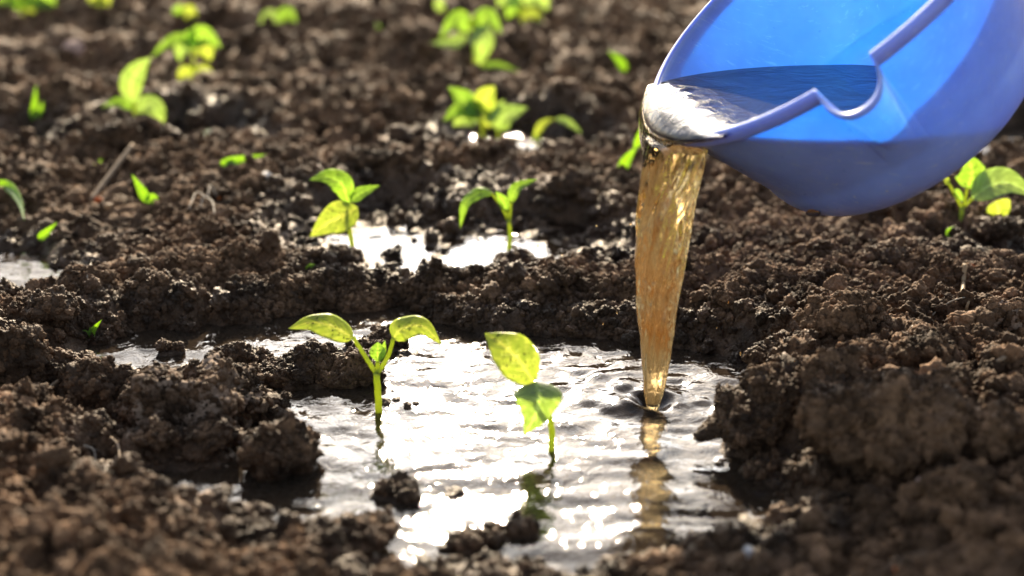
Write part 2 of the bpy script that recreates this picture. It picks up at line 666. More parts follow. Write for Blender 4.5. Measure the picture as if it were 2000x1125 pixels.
CTRL = [  # pixel of the photograph's point and the height of the ground there
    (60, 540, .020), (250, 560, .026), (420, 560, .026), (560, 555, .024), (700, 560, .020), (850, 545, .020), (1000, 545, .020),
    (1150, 545, .016), (1300, 545, .022), (1450, 540, .028), (1600, 520, .030), (1800, 520, .030), (1950, 560, .030),
    (500, 610, .010), (300, 625, .012), (800, 595, .012), (1000, 620, .012), (1200, 640, .012), (1400, 650, .018),
    (1500, 640, .034), (1650, 640, .045), (1850, 640, .040), (2000, 650, .040), (1580, 720, .032), (1750, 750, .040), (1950, 780, .045),
    (1560, 860, .016), (1700, 880, .022), (1850, 900, .035), (2000, 920, .045), (2200, 800, .05), (1520, 950, .008), (1600, 980, .018), (1750, 1020, .030),
    (1950, 1050, .040), (2200, 1050, .05), (1480, 1090, .012), (1650, 1110, .025), (1250, 1105, .006), (1050, 1120, .008), (850, 1122, .012),
    (690, 1080, .014), (600, 1115, .024), (450, 1075, .022), (300, 1030, .028), (150, 930, .040), (0, 830, .042), (100, 1050, .052),
    (300, 1110, .050), (-200, 900, .05), (-200, 1050, .05), (0, 700, .028), (-150, 700, .03), (130, 770, .014), (250, 800, .006), (400, 830, .004),
    (330, 900, .006), (250, 870, .018), (450, 790, .004), (0, 610, .022), (150, 640, .014), (-200, 600, .02), (60, 480, .006), (200, 430, .018), (60, 400, .012),
    (420, 450, .026), (550, 480, .020), (300, 500, .026), (1350, 460, .022), (1500, 440, .02), (1700, 450, .016), (1900, 440, .010), (2050, 440, .012),
    (700, 340, .026), (500, 360, .028), (300, 330, .028), (100, 330, .026), (900, 345, .026), (1100, 360, .024), (1300, 370, .022), (1500, 380, .02), (1700, 380, .02), (1900, 370, .02),
    (650, 440, .012), (560, 420, .016),
]
CW = np.array([np.append(on_z(x, y, z), 0.035 + 0.03 * max(0, on_z(x, y, z)[1] - 1.2)) for x, y, z in CTRL])


def macro(x, y):
    # rows of seedlings with low ridges between them
    rows = np.array([0.82, 1.15, 1.47, 1.845, 2.17, 2.45, 2.75])
    ph = np.interp(y, rows, np.arange(len(rows)), left=None, right=None)
    ph = np.where(y > 2.75, 6 + (y - 2.75) / 0.32, ph)
    ph = np.where(y < 0.82, (y - 0.82) / 0.33, ph)
    wob = 0.12 * noise2(x * 3.1, y * 2.0, 5)
    base = 0.005 + 0.026 * (0.5 - 0.5 * np.cos(2 * np.pi * (ph + wob)))
    num = base * 0.03
    den = np.full(x.shape, 0.03)
    near = (np.abs(x) < 1.6) & (y > 0.5) & (y < 2.3)
    xs, ys = x[near], y[near]
    nn, dd = num[near], den[near]
    for cx, cy_, cz, s in CW:
        w = np.exp(-((xs - cx) ** 2 + (ys - cy_) ** 2) / (2 * s * s))
        nn = nn + w * cz
        dd = dd + w
    num[near], den[near] = nn, dd
    return num / den


def height(x, y):
    """ground height and wetness"""
    h = macro(x, y)
    fade = sstep(6.0, 2.6, y) * sstep(3.0, 1.2, np.abs(x)) * sstep(0.2, 0.6, y)
    fine = sstep(2.6, 1.5, y)
    nz = 0.0075 * fbm2(x * 14, y * 14, 11, 3)
    lump = (0.015 * (1 + 0.7 * sstep(1.4, 1.9, y)) * (lumps2(x * 21, y * 21, 31) - 0.35) * (0.3 + 0.7 * sstep(-0.2, 0.5, noise2(x * 9, y * 9, 41)))
            + 0.009 * (lumps2(x * 47, y * 47, 51) - 0.3)
            + (0.0055 * (lumps2(x * 105, y * 105, 61) - 0.3)) * (0.4 + 0.6 * fine)
            + 0.0028 * (lumps2(x * 230, y * 230, 71) - 0.3) * fine)
    wob = 0.016 * fbm2(x * 22, y * 22, 91, 3)
    calm = np.ones_like(x)
    wet = np.zeros_like(x)
    low = np.zeros_like(x)
    lvl = np.zeros_like(x)
    for name, (poly, depth) in PUDDLES.items():
        lo, hi = poly.min(0) - 0.12, poly.max(0) + 0.12
        k = (x > lo[0]) & (x < hi[0]) & (y > lo[1]) & (y < hi[1])
        if not k.any(): continue
        w = wob[k] * (1.0 if name != 'main' else 0.75)
        sd = poly_sd(x[k], y[k], poly) + w - {'main': 0.010, 'second': 0.008}.get(name, 0.014)
        m = sstep(0.028, -0.018, sd)
        low[k] = np.maximum(low[k], m)
        lvl[k] = np.where(m > 0, depth * (0.66 + 0.34 * sstep(-0.20, -0.08, x[k]) if name == 'main' else 1.0) * (0.62 + 0.38 * sstep(0.97, 1.04, y[k]) if name == 'main' else 1.0), lvl[k])
        calm[k] = np.minimum(calm[k], 1 - 0.45 * sstep(0.05, 0.0, sd) - (0.22 * sstep(0.0, -0.03, sd) * (0.5 + 0.5 * sstep(-0.18, -0.08, x[k]) if name == 'main' else 1)))
        soak = sstep(0.070, 0.015, sd + 0.02 * fbm2(x[k] * 40, y[k] * 40, 81, 2))
        if name == 'main': soak = soak * (1 - 0.75 * sstep(1.27, 1.32, y[k] - 0.05 * np.abs(x[k])))   # the far bank is dry down to the water
        wet[k] = np.maximum(wet[k], soak)
    h = h * (1 - low) + lvl * low
    tot = h + (nz + lump) * calm * fade
    # away from the puddles nothing lies below the water
    tot = np.where(low < 0.02, np.maximum(tot, 0.0035 + 0.25 * np.maximum(0, tot)), tot)
    wet = wet * sstep(0.052, 0.022, tot)
    return tot, wet


def axis_coords(breaks, d0, grow_in, far, grow_far, mid):
    """spacing d0 up to breaks, then growing slowly to mid, then fast to far"""
    out = [0.0]
    while out[-1] < far:
        x = out[-1]
        if x < breaks: d = d0
        elif x < mid: d = d0 + grow_in * (x - breaks)
        else: d = d0 + grow_in * (mid - breaks) + grow_far * (x - mid)
        out.append(x + d)
    return np.array(out)


ax = axis_coords(0.36, 0.0020, 0.012, 45.0, 0.12, 0.95)
GX = np.concatenate([-ax[:0:-1], ax])
ay_f = axis_coords(0.60, 0.0020, 0.0062, 90.0, 0.12, 2.0) + 0.86
ay_b = 0.86 - axis_coords(0.0, 0.0020, 0.03, 12.0, 0.15, 0.4)[:0:-1]
GY = np.concatenate([ay_b, ay_f])
gx, gy = np.meshgrid(GX, GY)
GH, GW = height(gx.ravel(), gy.ravel())
GH2, GW2 = GH.reshape(gx.shape), GW.reshape(gx.shape)


def lookup(x, y, A=None):
    A = GH2 if A is None else A
    x, y = np.atleast_1d(np.asarray(x, float)), np.atleast_1d(np.asarray(y, float))
    i = np.clip(np.searchsorted(GX, x) - 1, 0, len(GX) - 2)
    j = np.clip(np.searchsorted(GY, y) - 1, 0, len(GY) - 2)
    u = (x - GX[i]) / (GX[i + 1] - GX[i])
    v = (y - GY[j]) / (GY[j + 1] - GY[j])
    return A[j, i] * (1 - u) * (1 - v) + A[j, i + 1] * u * (1 - v) + A[j + 1, i] * (1 - u) * v + A[j + 1, i + 1] * u * v


def ground_at(px, py):
    """point of the soil seen at a pixel of the photograph"""
    d = ray(px, py)
    z = 0.0
    for _ in range(12):
        t = (z - CAM_H) / d[2]
        z = 0.5 * z + 0.5 * float(lookup(d[0] * t, d[1] * t)[0])
    t = (z - CAM_H) / d[2]
    return np.array([d[0] * t, d[1] * t, z])


me = mesh_from('ground', np.stack([gx.ravel(), gy.ravel(), GH], 1), grid_faces(len(GY), len(GX)))
add_attr(me, 'wet', GW)
ground = tag(obj('ground', me, M_GROUND), 'tilled dark brown garden soil with wet hollows and low ridges', 'soil', None, 'structure')

# ------------------------------------------------------------------ water in the hollows
IMPACT = on_z(1272, 785)
P_LABELS = {
    'main': 'large sunlit puddle with ripples around the two front seedlings',
    'second': 'muddy puddle behind the middle soil bank with two seedlings',
    'left': 'small puddle at the left edge behind the dark clods',
    'third': 'glittering puddle under the far seedling cluster in the third row',
    'third_left': 'thin wet puddle beside the far left seedling with long top leaf',
    'third_right': 'bright puddle at the right edge beyond the bucket',
    'row_right': 'small wet patch of water at the right edge below the bucket',
    'third_far_left': 'small far puddle at the left edge of the third row',
}
for name, (poly, depth) in PUDDLES.items():
    step = 0.0022 if name == 'main' else 0.004
    lo, hi = poly.min(0) - 0.04, poly.max(0) + 0.04
    xs, ys = np.arange(lo[0], hi[0], step), np.arange(lo[1], hi[1], step)
    X, Y = np.meshgrid(xs, ys)
    x, y = X.ravel(), Y.ravel()
    sd = poly_sd(x, y, poly)
    wx, wy = x + 0.010 * noise2(x * 22, y * 22, 8), y + 0.010 * noise2(x * 22, y * 22, 9)
    z = 0.0013 * noise2(wx * 24, wy * 34, 3) + 0.0006 * noise2(wx * 55, wy * 80, 4)
    if name == 'main':
        r = np.hypot(x - IMPACT[0], y - IMPACT[1])
        wobble = 0.010 * noise2(x * 30, y * 30, 21)
        z = z * (0.55 + 0.8 * np.exp(-r / 0.14))
        z += 0.0007 * np.sin((r + wobble) * 2 * np.pi / 0.024) * np.exp(-r / 0.10) * sstep(0.008, 0.03, r) * (0.5 + 0.5 * noise2(x * 18, y * 18, 25))
        z += 0.0022 * noise2(x * 70, y * 70, 22) * np.exp(-(r / 0.045) ** 2)
        z -= 0.008 * np.exp(-(r / 0.011) ** 2)
        z += 0.0036 * np.exp(-((r - 0.018) / 0.006) ** 2) * (0.5 + 0.6 * noise2(x * 60, y * 60, 23))
    else:
        z = z * (0.3 if name == 'second' else 0.7)
    F4 = grid_faces(len(ys), len(xs))
    keep = (sd[F4] < 0.034).any(1)
    F4 = F4[keep]
    used = np.unique(F4)
    remap = np.full(len(x), -1)
    remap[used] = np.arange(len(used))
    me = mesh_from('puddle', np.stack([x, y, z], 1)[used], remap[F4])
    tag(obj('puddle', me, M_STILL if name in ('second', 'third_left', 'row_right') else M_PUDDLE), P_LABELS[name], 'puddle', None, 'structure')

# ------------------------------------------------------------------ clods
import bmesh
_ICO = {}


def ico(sub):
    if sub not in _ICO:
        bm = bmesh.new()
        bmesh.ops.create_icosphere(bm, subdivisions=sub, radius=1.0)
        bm.verts.ensure_lookup_table()
        V = np.array([v.co[:] for v in bm.verts])
        Fc = np.array([[v.index for v in f.verts] for f in bm.faces])
        bm.free()
        _ICO[sub] = (V, Fc)
    return _ICO[sub]


def clod_shape(sub, seed, size, lumpy=1.0, facets=4):
    """crumbly lump: a few broken faces, coarse noise, then rounded aggregates of true size; size = full extents in metres"""
    V, Fc = ico(sub)
    rng = np.random.default_rng(seed)
    r = np.ones(len(V))
    for _ in range(facets):
        n = rng.normal(size=3)
        n /= np.linalg.norm(n)
        d = rng.uniform(0.70, 1.0)
        c = V @ n
        lim = np.where(c > 1e-3, d / np.maximum(c, 1e-3), 9)
        k = 14.0
        r = -np.log(np.exp(-k * r) + np.exp(-k * np.minimum(lim, 5))) / k
    off = rng.uniform(0, 50, 3)
    r = r * (1 + 0.24 * fbm3(V * 1.6 + off, seed, 3))
    half = np.asarray(size) * 0.5
    P = V * r[:, None] * half
    if lumpy > 0:
        nr = V / half
        nr /= np.linalg.norm(nr, axis=1)[:, None]
        msk = 0.55 + 0.45 * noise3(V * 1.3 + off, seed + 9)
        for cell, a in ((0.030, 0.62 if size[0] > 0.06 else 0.0), (0.013, 0.50), (0.0065, 0.50), (0.0032, 0.42)):
            if sub < 5 and cell < 0.005: continue
            w = worley3(P / cell + off, seed + int(cell * 10000) % 97)
            P = P + nr * (lumpy * a * cell * (0.62 - w) * np.clip(msk + 0.3, 0.25, 1.2))[:, None]
    return P, Fc


CLODS = [  # px, py (bottom centre in the photo), width px, height px, material, turn, label, mesh level
    (345, 850, 250, 165, 'g', 0.3, 'large dry grey cracked soil clod at left of the main puddle', 6),
    (540, 950, 120, 170, 'b', 1.2, 'tall brown clod standing at the left shore of the main puddle', 6),
    (615, 775, 200, 92, 'b', 0.1, 'wide crumbly brown clod lying in the water left of the front seedling', 6),
    (735, 720, 125, 85, 'd', 0.8, 'dark clod in the water right behind the front left seedling', 5),
    (800, 735, 75, 55, 'd', 2.0, 'small dark clod in water at the right of the front left seedling stem', 5),
    (790, 790, 130, 48, 'd', 0.4, 'low wet mud clod at the foot of the front left seedling', 5),
    (945, 760, 75, 36, 'd', 0.0, 'small half submerged mud clod in the middle of the main puddle', 5),
    (185, 800, 115, 110, 'd', 0.5, 'dark pointed clod left of the large grey clod', 5),
    (25, 735, 105, 125, 'd', 0.2, 'tall dark wet clod at the left edge of the picture', 5),
    (95, 640, 85, 78, 'd', 1.1, 'pointed dark clod on the left bank near the dry straw', 5),
    (110, 745, 120, 50, 'd', 2.2, 'low black wet clod between the left edge and the big clod', 5),
    (340, 712, 85, 46, 'd', 0.7, 'small black clod behind the large grey clod by the water channel', 5),
    (245, 745, 60, 34, 'd', 1.7, 'small wet clod in the narrow water channel at left', 5),
    (470, 740, 110, 70, 'd', 0.9, 'dark clod wedged right behind the large grey clod', 5),
    (505, 850, 90, 90, 'b', 0.2, 'brown clod between the large grey clod and the puddle', 5),
    (415, 890, 90, 55, 'b', 2.1, 'flat brown clod below the right end of the large grey clod', 5),
    (300, 885, 80, 50, 'b', 1.4, 'brown clod below the left end of the large grey clod', 5),
    (690, 930, 120, 46, 'd', 0.6, 'half sunken dark clod in the near left part of the puddle', 5),
    (650, 850, 100, 46, 'd', 2.6, 'flat wet clod in the puddle left of the seedling reflection', 5),
    (800, 1010, 210, 34, 'd', 0.1, 'long low dark clod along the near shore of the puddle', 5),
    (690, 1070, 130, 75, 'b', 0.8, 'brown clod on the front bank at the small side pool', 5),
    (915, 1095, 110, 60, 'b', 1.9, 'brown clod at the front shore below the sun glare', 5),
    (1000, 1085, 110, 60, 'b', 0.3, 'rounded brown clod at the front edge beside the shining water', 5),
    (1165, 1030, 80, 38, 'd', 0.4, 'small dark clod in the near water left of the stream reflection', 5),
    (1475, 885, 160, 90, 'd', 0.2, 'dark clod rising from the water at the right shore of the puddle', 6),
    (1745, 920, 300, 185, 'b', 0.25, 'largest soil clod, on the right bank of the puddle', 6),
    (1575, 790, 170, 85, 'd', 1.3, 'wet dark clod on the right bank above the clod in the water', 5),
    (1640, 780, 120, 115, 'b', 0.6, 'brown clod left of and behind the largest clod', 5),
    (1560, 715, 150, 95, 'b', 2.3, 'brown clod on the right bank near the end of the ripples', 5),
    (1700, 730, 140, 80, 'b', 0.9, 'brown clod on the crest of the right bank', 5),
    (1650, 650, 150, 70, 'b', 1.6, 'crumbly clod on the right bank behind the orange root tuft', 5),
    (1805, 720, 90, 75, 'b', 0.1, 'brown clod on the right slope just above the largest clod', 5),
    (1840, 790, 100, 55, 'b', 2.9, 'small brown clod behind the right end of the largest clod', 5),
    (1885, 990, 120, 100, 'b', 0.7, 'rounded brown clod at right in front of the largest clod', 5),
    (1960, 900, 130, 110, 'b', 1.8, 'brown clod at the right edge beside the largest clod', 5),
    (1960, 645, 95, 60, 'g', 0.5, 'greyish clod on the right bank at the edge of the picture', 5),
    (1520, 935, 110, 40, 'd', 0.5, 'wet black clod at the waterline in front of the right shore clod', 5),
    (1600, 930, 110, 55, 'd', 1.0, 'wet dark clod tucked under the left end of the largest clod', 5),
    (650, 525, 90, 55, 'd', 0.4, 'dark clod at the foot of the left seedling in the second row', 5),
    (817, 475, 100, 46, 'd', 0.2, 'flat dark clod between the two seedlings of the second row', 5),
    (1010, 525, 85, 48, 'd', 1.5, 'dark clod at the foot of the right seedling in the second row', 5),
    (990, 560, 65, 36, 'b', 0.7, 'block shaped clod on the middle bank crest below the second row seedling', 5),
    (1085, 560, 70, 40, 'b', 2.2, 'crumbly clod on the middle bank crest left of the falling water', 5),
    (463, 530, 58, 56, 'b', 0.9, 'round brown clod on the left part of the middle bank', 5),
    (385, 530, 75, 55, 'b', 0.3, 'brown clod left of the round clod on the middle bank', 5),
    (120, 580, 95, 52, 'd', 0.8, 'dark clod on the left bank just above the pointed clod', 5),
    (1400, 500, 100, 65, 'd', 1.1, 'dark clod on the bank to the right of the falling water', 5),
    (1440, 590, 110, 55, 'b', 2.4, 'crumbly brown clod on the bank right of the falling water', 5),
    (560, 610, 70, 46, 'd', 0.6, 'dark clod at the far shore left of the front seedling leaf', 5),
    (1120, 390, 85, 50, 'd', 1.2, 'blurred dark clod right of the second row seedlings', 4),
    (700, 330, 90, 45, 'd', 2.0, 'blurred dark clod behind the left seedling of the second row', 4),
    (1740, 520, 95, 42, 'd', 0.6, 'dark clod on the soil under the bucket', 4),
    (1950, 480, 100, 50, 'd', 0.9, 'dark clod below the seedling at the right edge', 4),
    (235, 300, 130, 55, 'd', 0.4, 'blurred dark clod at the foot of the far left seedling', 4),
]
CL_V = []
CMAT = {'g': M_CLOD_GREY, 'b': M_CLOD, 'd': M_CLOD_DARK}
for k, (px, py, w, h, mt, turn, label, sub) in enumerate(CLODS):
    g = ground_at(px, py)
    depth = g[1] * CP - (g[2] - CAM_H) * SP
    m = depth / FPX
    W, Hh = w * m, h * m
    D = W * (0.75 + 0.2 * math.sin(k * 2.3))
    # height seen at a slant: the top face adds to it
    Hz = max(0.5 * Hh, (Hh - 0.30 * D) / CP) * 1.18
    V, Fc = clod_shape(sub, 100 + k, (W * 1.08, D, Hz), 1.35)
    c, s = math.cos(turn * 0.25), math.sin(turn * 0.25)
    V = np.stack([V[:, 0] * c - V[:, 1] * s, V[:, 0] * s + V[:, 1] * c, V[:, 2]], 1)
    base = np.array([g[0], g[1] + D * 0.42, 0])
    gz = float(lookup(base[0], base[1])[0])
    base[2] = min(gz, g[2] + 0.012) - (0.004 if mt == 'd' and h < 50 else 0.0)
    zc = Hz * 0.26
    V[:, 2] += zc
    V[:, 2] = np.where(V[:, 2] < -Hz * 0.12, -Hz * 0.12 + 0.3 * (V[:, 2] + Hz * 0.12), V[:, 2])
    me = mesh_from('soil_clod', V, Fc)
    wz = V[:, 2] + base[2]
    wetness = float(lookup(base[0], base[1], GW2)[0])
    add_attr(me, 'wet', np.clip(sstep(0.020, 0.004, wz) * (0.35 + 0.65 * max(wetness, 0.2)) + (0.30 if mt == 'd' else 0.0), 0, 1))
    CL_V.append((V + base, wetness if mt != 'd' else max(wetness, 0.3), g[1]))
    o = obj('soil_clod', me, CMAT[mt])
    o.location = base
    tag(o, label, 'soil clod', 'soil clods on the bed')

# ------------------------------------------------------------------ loose crumbs (nobody could count them)
lump_col = bpy.data.collections.new('crumb_shapes')
for k in range(14):
    sub = 4
    V, Fc = clod_shape(sub, 500 + k, (2.0, 1.5 + 0.5 * (k % 3) / 2, 1.3), 0.0, 8)
    rng = np.random.default_rng(900 + k)
    Vn = V / np.linalg.norm(V, axis=1)[:, None]
    off = rng.uniform(0, 30, 3)
    w1 = worley3(V * 1.6 + off, k)
    w2 = worley3(V * 3.4 + off, k + 50)
    w3 = worley3(V * 6.5 + off, k + 80)
    V = V + Vn * (0.40 * (0.5 - w1) + 0.24 * (0.5 - w2) + 0.13 * (0.5 - w3))[:, None]
    me = mesh_from('crumb', V * 0.5, Fc)
    me.materials.append(M_CRUMB)
    lump_col.objects.link(bpy.data.objects.new('crumb', me))

rng = np.random.default_rng(7)


def scatter(n, x0, x1, y0, y1, r0, r1, power, cone=None):
    y = rng.uniform(y0, y1, n)
    if cone:
        x = rng.uniform(-1, 1, n) * (cone * y + 0.12)
    else:
        x = rng.uniform(x0, x1, n)
    u = rng.random(n)
    r = (r0 ** -power + u * (r1 ** -power - r0 ** -power)) ** (-1 / power)
    return np.stack([x, y, r], 1)


pts = np.concatenate([
    scatter(80000, 0, 0, 0.76, 1.60, 0.0010, 0.0042, 1.8, 0.36),
    scatter(13000, 0, 0, 0.74, 1.60, 0.0034, 0.012, 2.2, 0.36),
    scatter(36000, 0, 0, 1.55, 2.9, 0.0022, 0.008, 1.8, 0.36),
    scatter(3500, 0, 0, 1.55, 2.9, 0.006, 0.016, 2.6, 0.36),
    scatter(9000, -2.2, 2.2, 0.5, 3.6, 0.004, 0.014, 2.0),
    scatter(34000, -0.48, 0.48, 1.235, 1.37, 0.0014, 0.0052, 1.6),
])
# clumps: keep by a noise field so that open patches and heaps alternate
keepn = noise2(pts[:, 0] * 16, pts[:, 1] * 16, 77) + 0.6 * noise2(pts[:, 0] * 45, pts[:, 1] * 45, 78)
hz = lookup(pts[:, 0], pts[:, 1])
wz = lookup(pts[:, 0], pts[:, 1], GW2)
rnd = rng.random(len(pts))
keep = (rnd < 0.62 + 0.5 * keepn) & (hz > 0.0005) & (rnd < 1.0 - 0.60 * wz)
pts, hz, wz = pts[keep], hz[keep], wz[keep]
n = len(pts)
co = np.stack([pts[:, 0], pts[:, 1], hz + pts[:, 2] * rng.uniform(-0.15, 0.55, n)], 1)
extra, ewet = [], []
for V, w_, Yc in CL_V:                      # crumbs clinging to the clods
    up = V[:, 2] > np.quantile(V[:, 2], 0.30)
    Vu = V[up & (V[:, 2] > 0.004)]
    if not len(Vu): continue
    area = np.ptp(V[:, 0]) * np.ptp(V[:, 1])
    kk = int(min(1400, area / 6e-6))
    pk = Vu[rng.integers(0, len(Vu), kk)]
    rr = 0.0009 + 0.0040 * rng.random(kk) ** 3.2
    extra.append(np.concatenate([pk + rng.normal(size=(kk, 3)) * 0.0004, rr[:, None]], 1))
    ewet.append(np.full(kk, 0.6 * w_))
extra = np.concatenate(extra)
co = np.concatenate([co, extra[:, :3]])
pts = np.concatenate([pts, np.stack([extra[:, 0], extra[:, 1], extra[:, 3]], 1)])
wz = np.concatenate([wz] + ewet)
n = len(co)
cm = bpy.data.meshes.new('soil_crumbs')
cm.vertices.add(n)
cm.vertices.foreach_set('co', co.astype(np.float32).ravel())
for nm, typ, val in (('scl', 'FLOAT', pts[:, 2] * 2.0), ('wet', 'FLOAT', np.clip(wz * 0.95, 0, 1)), ('tone', 'FLOAT', rng.random(n) ** 1.3)):
    a = cm.attributes.new(nm, typ, 'POINT')
    a.data.foreach_set('value', np.ascontiguousarray(val, np.float32))
a = cm.attributes.new('rot', 'FLOAT_VECTOR', 'POINT')
a.data.foreach_set('vector', rng.uniform(0, 6.283, (n, 3)).astype(np.float32).ravel())
big = pts[:, 2] > 0.0042
idx = np.where(big, rng.integers(8, 14, n), rng.integers(0, 8, n)).astype(np.int32)
a = cm.attributes.new('idx', 'INT', 'POINT')
a.data.foreach_set('value', idx)
crumbs = obj('soil_crumbs', cm)
tag(crumbs, 'countless loose brown soil crumbs covering the banks and ridges', 'soil crumbs', None, 'stuff')
ng = bpy.data.node_groups.new('crumb_scatter', 'GeometryNodeTree')
ng.interface.new_socket('Geometry', in_out='INPUT', socket_type='NodeSocketGeometry')
ng.interface.new_socket('Geometry', in_out='OUTPUT', socket_type='NodeSocketGeometry')
gi, go = ng.nodes.new('NodeGroupInput'), ng.nodes.new('NodeGroupOutput')
iop = ng.nodes.new('GeometryNodeInstanceOnPoints')
ci = ng.nodes.new('GeometryNodeCollectionInfo')
ci.inputs['Collection'].default_value = lump_col
ci.inputs['Separate Children'].default_value = True
ci.inputs['Reset Children'].default_value = True


def named(nm, typ):
    a = ng.nodes.new('GeometryNodeInputNamedAttribute')
    a.data_type = typ
    a.inputs['Name'].default_value = nm
    return a.outputs['Attribute']


e2r = ng.nodes.new('FunctionNodeEulerToRotation')
ng.links.new(named('rot', 'FLOAT_VECTOR'), e2r.inputs[0])
ng.links.new(gi.outputs[0], iop.inputs['Points'])
ng.links.new(ci.outputs[0], iop.inputs['Instance'])
iop.inputs['Pick Instance'].default_value = True
ng.links.new(named('idx', 'INT'), iop.inputs['Instance Index'])
ng.links.new(e2r.outputs[0], iop.inputs['Rotation'])
ng.links.new(named('scl', 'FLOAT'), iop.inputs['Scale'])
ng.links.new(iop.outputs[0], go.inputs[0])
md = crumbs.modifiers.new('scatter', 'NODES')
md.node_group = ng

# ------------------------------------------------------------------ the bucket
BC = np.array([0.22093, 1.18190, 0.29584])
BA = np.array([0.62424, 0.11144, -0.77324])       # from the opening to the bottom
E1 = np.array([-0.76121, -0.13589, -0.63411])     # towards the lowest point of the rim
E2 = np.array([-0.17574, 0.98444, 0.0])
BR, BRB, BL, BRC = 0.15116, 0.11428, 0.14019, 0.0465
Z_W = 0.218
WALL = 0.0032

# where the pouring notch sits on the rim
tt = np.linspace(-np.pi, np.pi, 7201)
rimp = proj(BC + BR * (np.cos(tt)[:, None] * E1 + np.sin(tt)[:, None] * E2))
nearside = tt < 0
T_A = tt[np.argmin(np.where(nearside, ((rimp - [1590, 178]) ** 2).sum(1), 1e9))]
T_B = tt[np.argmin(np.where(nearside, ((rimp - [1697, 105]) ** 2).sum(1), 1e9))]
T_M, T_H = 0.5 * (T_A + T_B), 0.5 * abs(T_B - T_A)


def notch(th, s=0.0):
    d = (th - T_M + np.pi) % (2 * np.pi) - np.pi
    width = T_H * (1 - 0.45 * np.clip(s / 0.075, 0, 1))
    u = np.abs(d) / width
    return np.where(u < 1, np.sqrt(np.maximum(0, 1 - u ** 2.2)), 0.0) * sstep(0.080, 0.0, s)


def thetas():
    a = np.linspace(0, 2 * np.pi, 240, endpoint=False)
    b = T_M + T_H * np.linspace(-1.15, 1.15, 90)
    d = (a - T_M + np.pi) % (2 * np.pi) - np.pi
    a = a[np.abs(d) > T_H * 1.17]
    return np.sort(np.concatenate([a, b % (2 * np.pi)]))


TH = thetas()


def profile(npt=26):
    """(s, r) from rim to the centre of the bottom, outer wall"""
    out = [(k * (BL - BRC), (BR - 0.004) + (BRB - BR + 0.004) * k) for k in np.linspace(0, 1, npt)]
    out += [(BL - BRC + BRC * math.sin(a), BRB - BRC + BRC * math.cos(a)) for a in np.linspace(0.08, math.pi / 2, 12)]
    out += [(BL, (BRB - BRC) * k) for k in (0.75, 0.5, 0.25, 0.02)]
    return np.array(out)


def shell_surface(inset):
    pr = profile()
    rows = []
    for s, r in pr:
        s2, r2 = s, r - inset
        if s > BL - BRC: s2 = s - inset * min(1, (s - BL + BRC) / BRC)
        drop = 0.019 * notch(TH, 0 * TH)
        ss = s2 + drop * (1 - np.clip(s2 / 0.10, 0, 1))
        rr = np.maximum(r2, 0.001) + 0.020 * notch(TH, np.full(TH.shape, s2))
        rows.append(BC + BA * ss[:, None] + rr[:, None] * (np.cos(TH)[:, None] * E1 + np.sin(TH)[:, None] * E2))
    return np.array(rows)


m_ = len(TH)
So, Si = shell_surface(0.0), shell_surface(WALL)
nO = So.shape[0]
V = np.concatenate([So.reshape(-1, 3), Si.reshape(-1, 3)])
Fo = grid_faces(nO, m_, True)[:, ::-1]
Fi = grid_faces(nO, m_, True) + nO * m_
j = np.arange(m_)
Fr = np.stack([j, (j + 1) % m_, nO * m_ + (j + 1) % m_, nO * m_ + j], 1)
bucket_root = empty('bucket', tuple(BC + BA * BL))


def to_local(v, root):
    return np.asarray(v) - np.array(root.location)


me = mesh_from('shell', to_local(V, bucket_root), np.concatenate([Fo, Fi, Fr]))
obj('shell', me, M_BUCKET, bucket_root)
tag(bucket_root, 'tilted blue plastic bucket with a pouring notch, emptying water over its lip', 'bucket')

# rolled rim band: a closed section swept round the rim, slimmer inside the notch
sec = []
nt_ = notch(TH, 0 * TH)
slim = 1 - 0.58 * sstep(0.0, 0.55, nt_)
drop = 0.019 * nt_
secpts = [(-0.0012, -0.0028), (-0.0022, -0.0002), (-0.0018, 0.0026), (-0.0004, 0.0042), (0.004, 0.0048), (0.0085, 0.0044), (0.0105, 0.0030),
          (0.0108, 0.0006), (0.006, -0.0004), (0.003, -0.0030)]
for (ds, dr) in secpts:
    ds, dr = ds * 0.85, dr * 0.8
    ss = drop + ds * slim
    rr = (BR - 0.004) + dr * (0.55 + 0.45 * slim) + 0.020 * nt_
    sec.append(BC + BA * ss[:, None] + rr[:, None] * (np.cos(TH)[:, None] * E1 + np.sin(TH)[:, None] * E2))
sec = np.array(sec)
sec = np.concatenate([sec, sec[:1]])
ns = len(secpts)
Vr = sec[:ns].reshape(-1, 3)
Fq = []
for a in range(ns):
    b = (a + 1) % ns
    Fq.append(np.stack([a * m_ + j, a * m_ + (j + 1) % m_, b * m_ + (j + 1) % m_, b * m_ + j], 1))
me = mesh_from('rim', to_local(Vr, bucket_root), np.concatenate(Fq))
obj('rim', me, M_RIM, bucket_root)

# water standing in the bucket: the cavity below the water plane
pr = profile()
bm = bmesh.new()
rows = []
Sw = shell_surface(WALL + 0.0012)
for row in Sw:
    rows.append([bm.verts.new(p) for p in row])
for a in range(len(rows) - 1):
    for b in range(m_):
        bm.faces.new((rows[a][b], rows[a][(b + 1) % m_], rows[a + 1][(b + 1) % m_], rows[a + 1][b]))
bm.faces.new(rows[-1])
bmesh.ops.bisect_plane(bm, geom=bm.verts[:] + bm.edges[:] + bm.faces[:], plane_co=(0, 0, Z_W), plane_no=(0, 0, 1), clear_outer=True)
edges = [e for e in bm.edges if e.is_boundary]
bmesh.ops.contextual_create(bm, geom=edges)
bmesh.ops.recalc_face_normals(bm, faces=bm.faces[:])
me = bpy.data.meshes.new('bucket_water')
bm.to_mesh(me)
bm.free()
ob = obj('bucket_water', me, M_BWATER)
tag(ob, 'dark still water standing inside the tilted blue bucket', 'water')

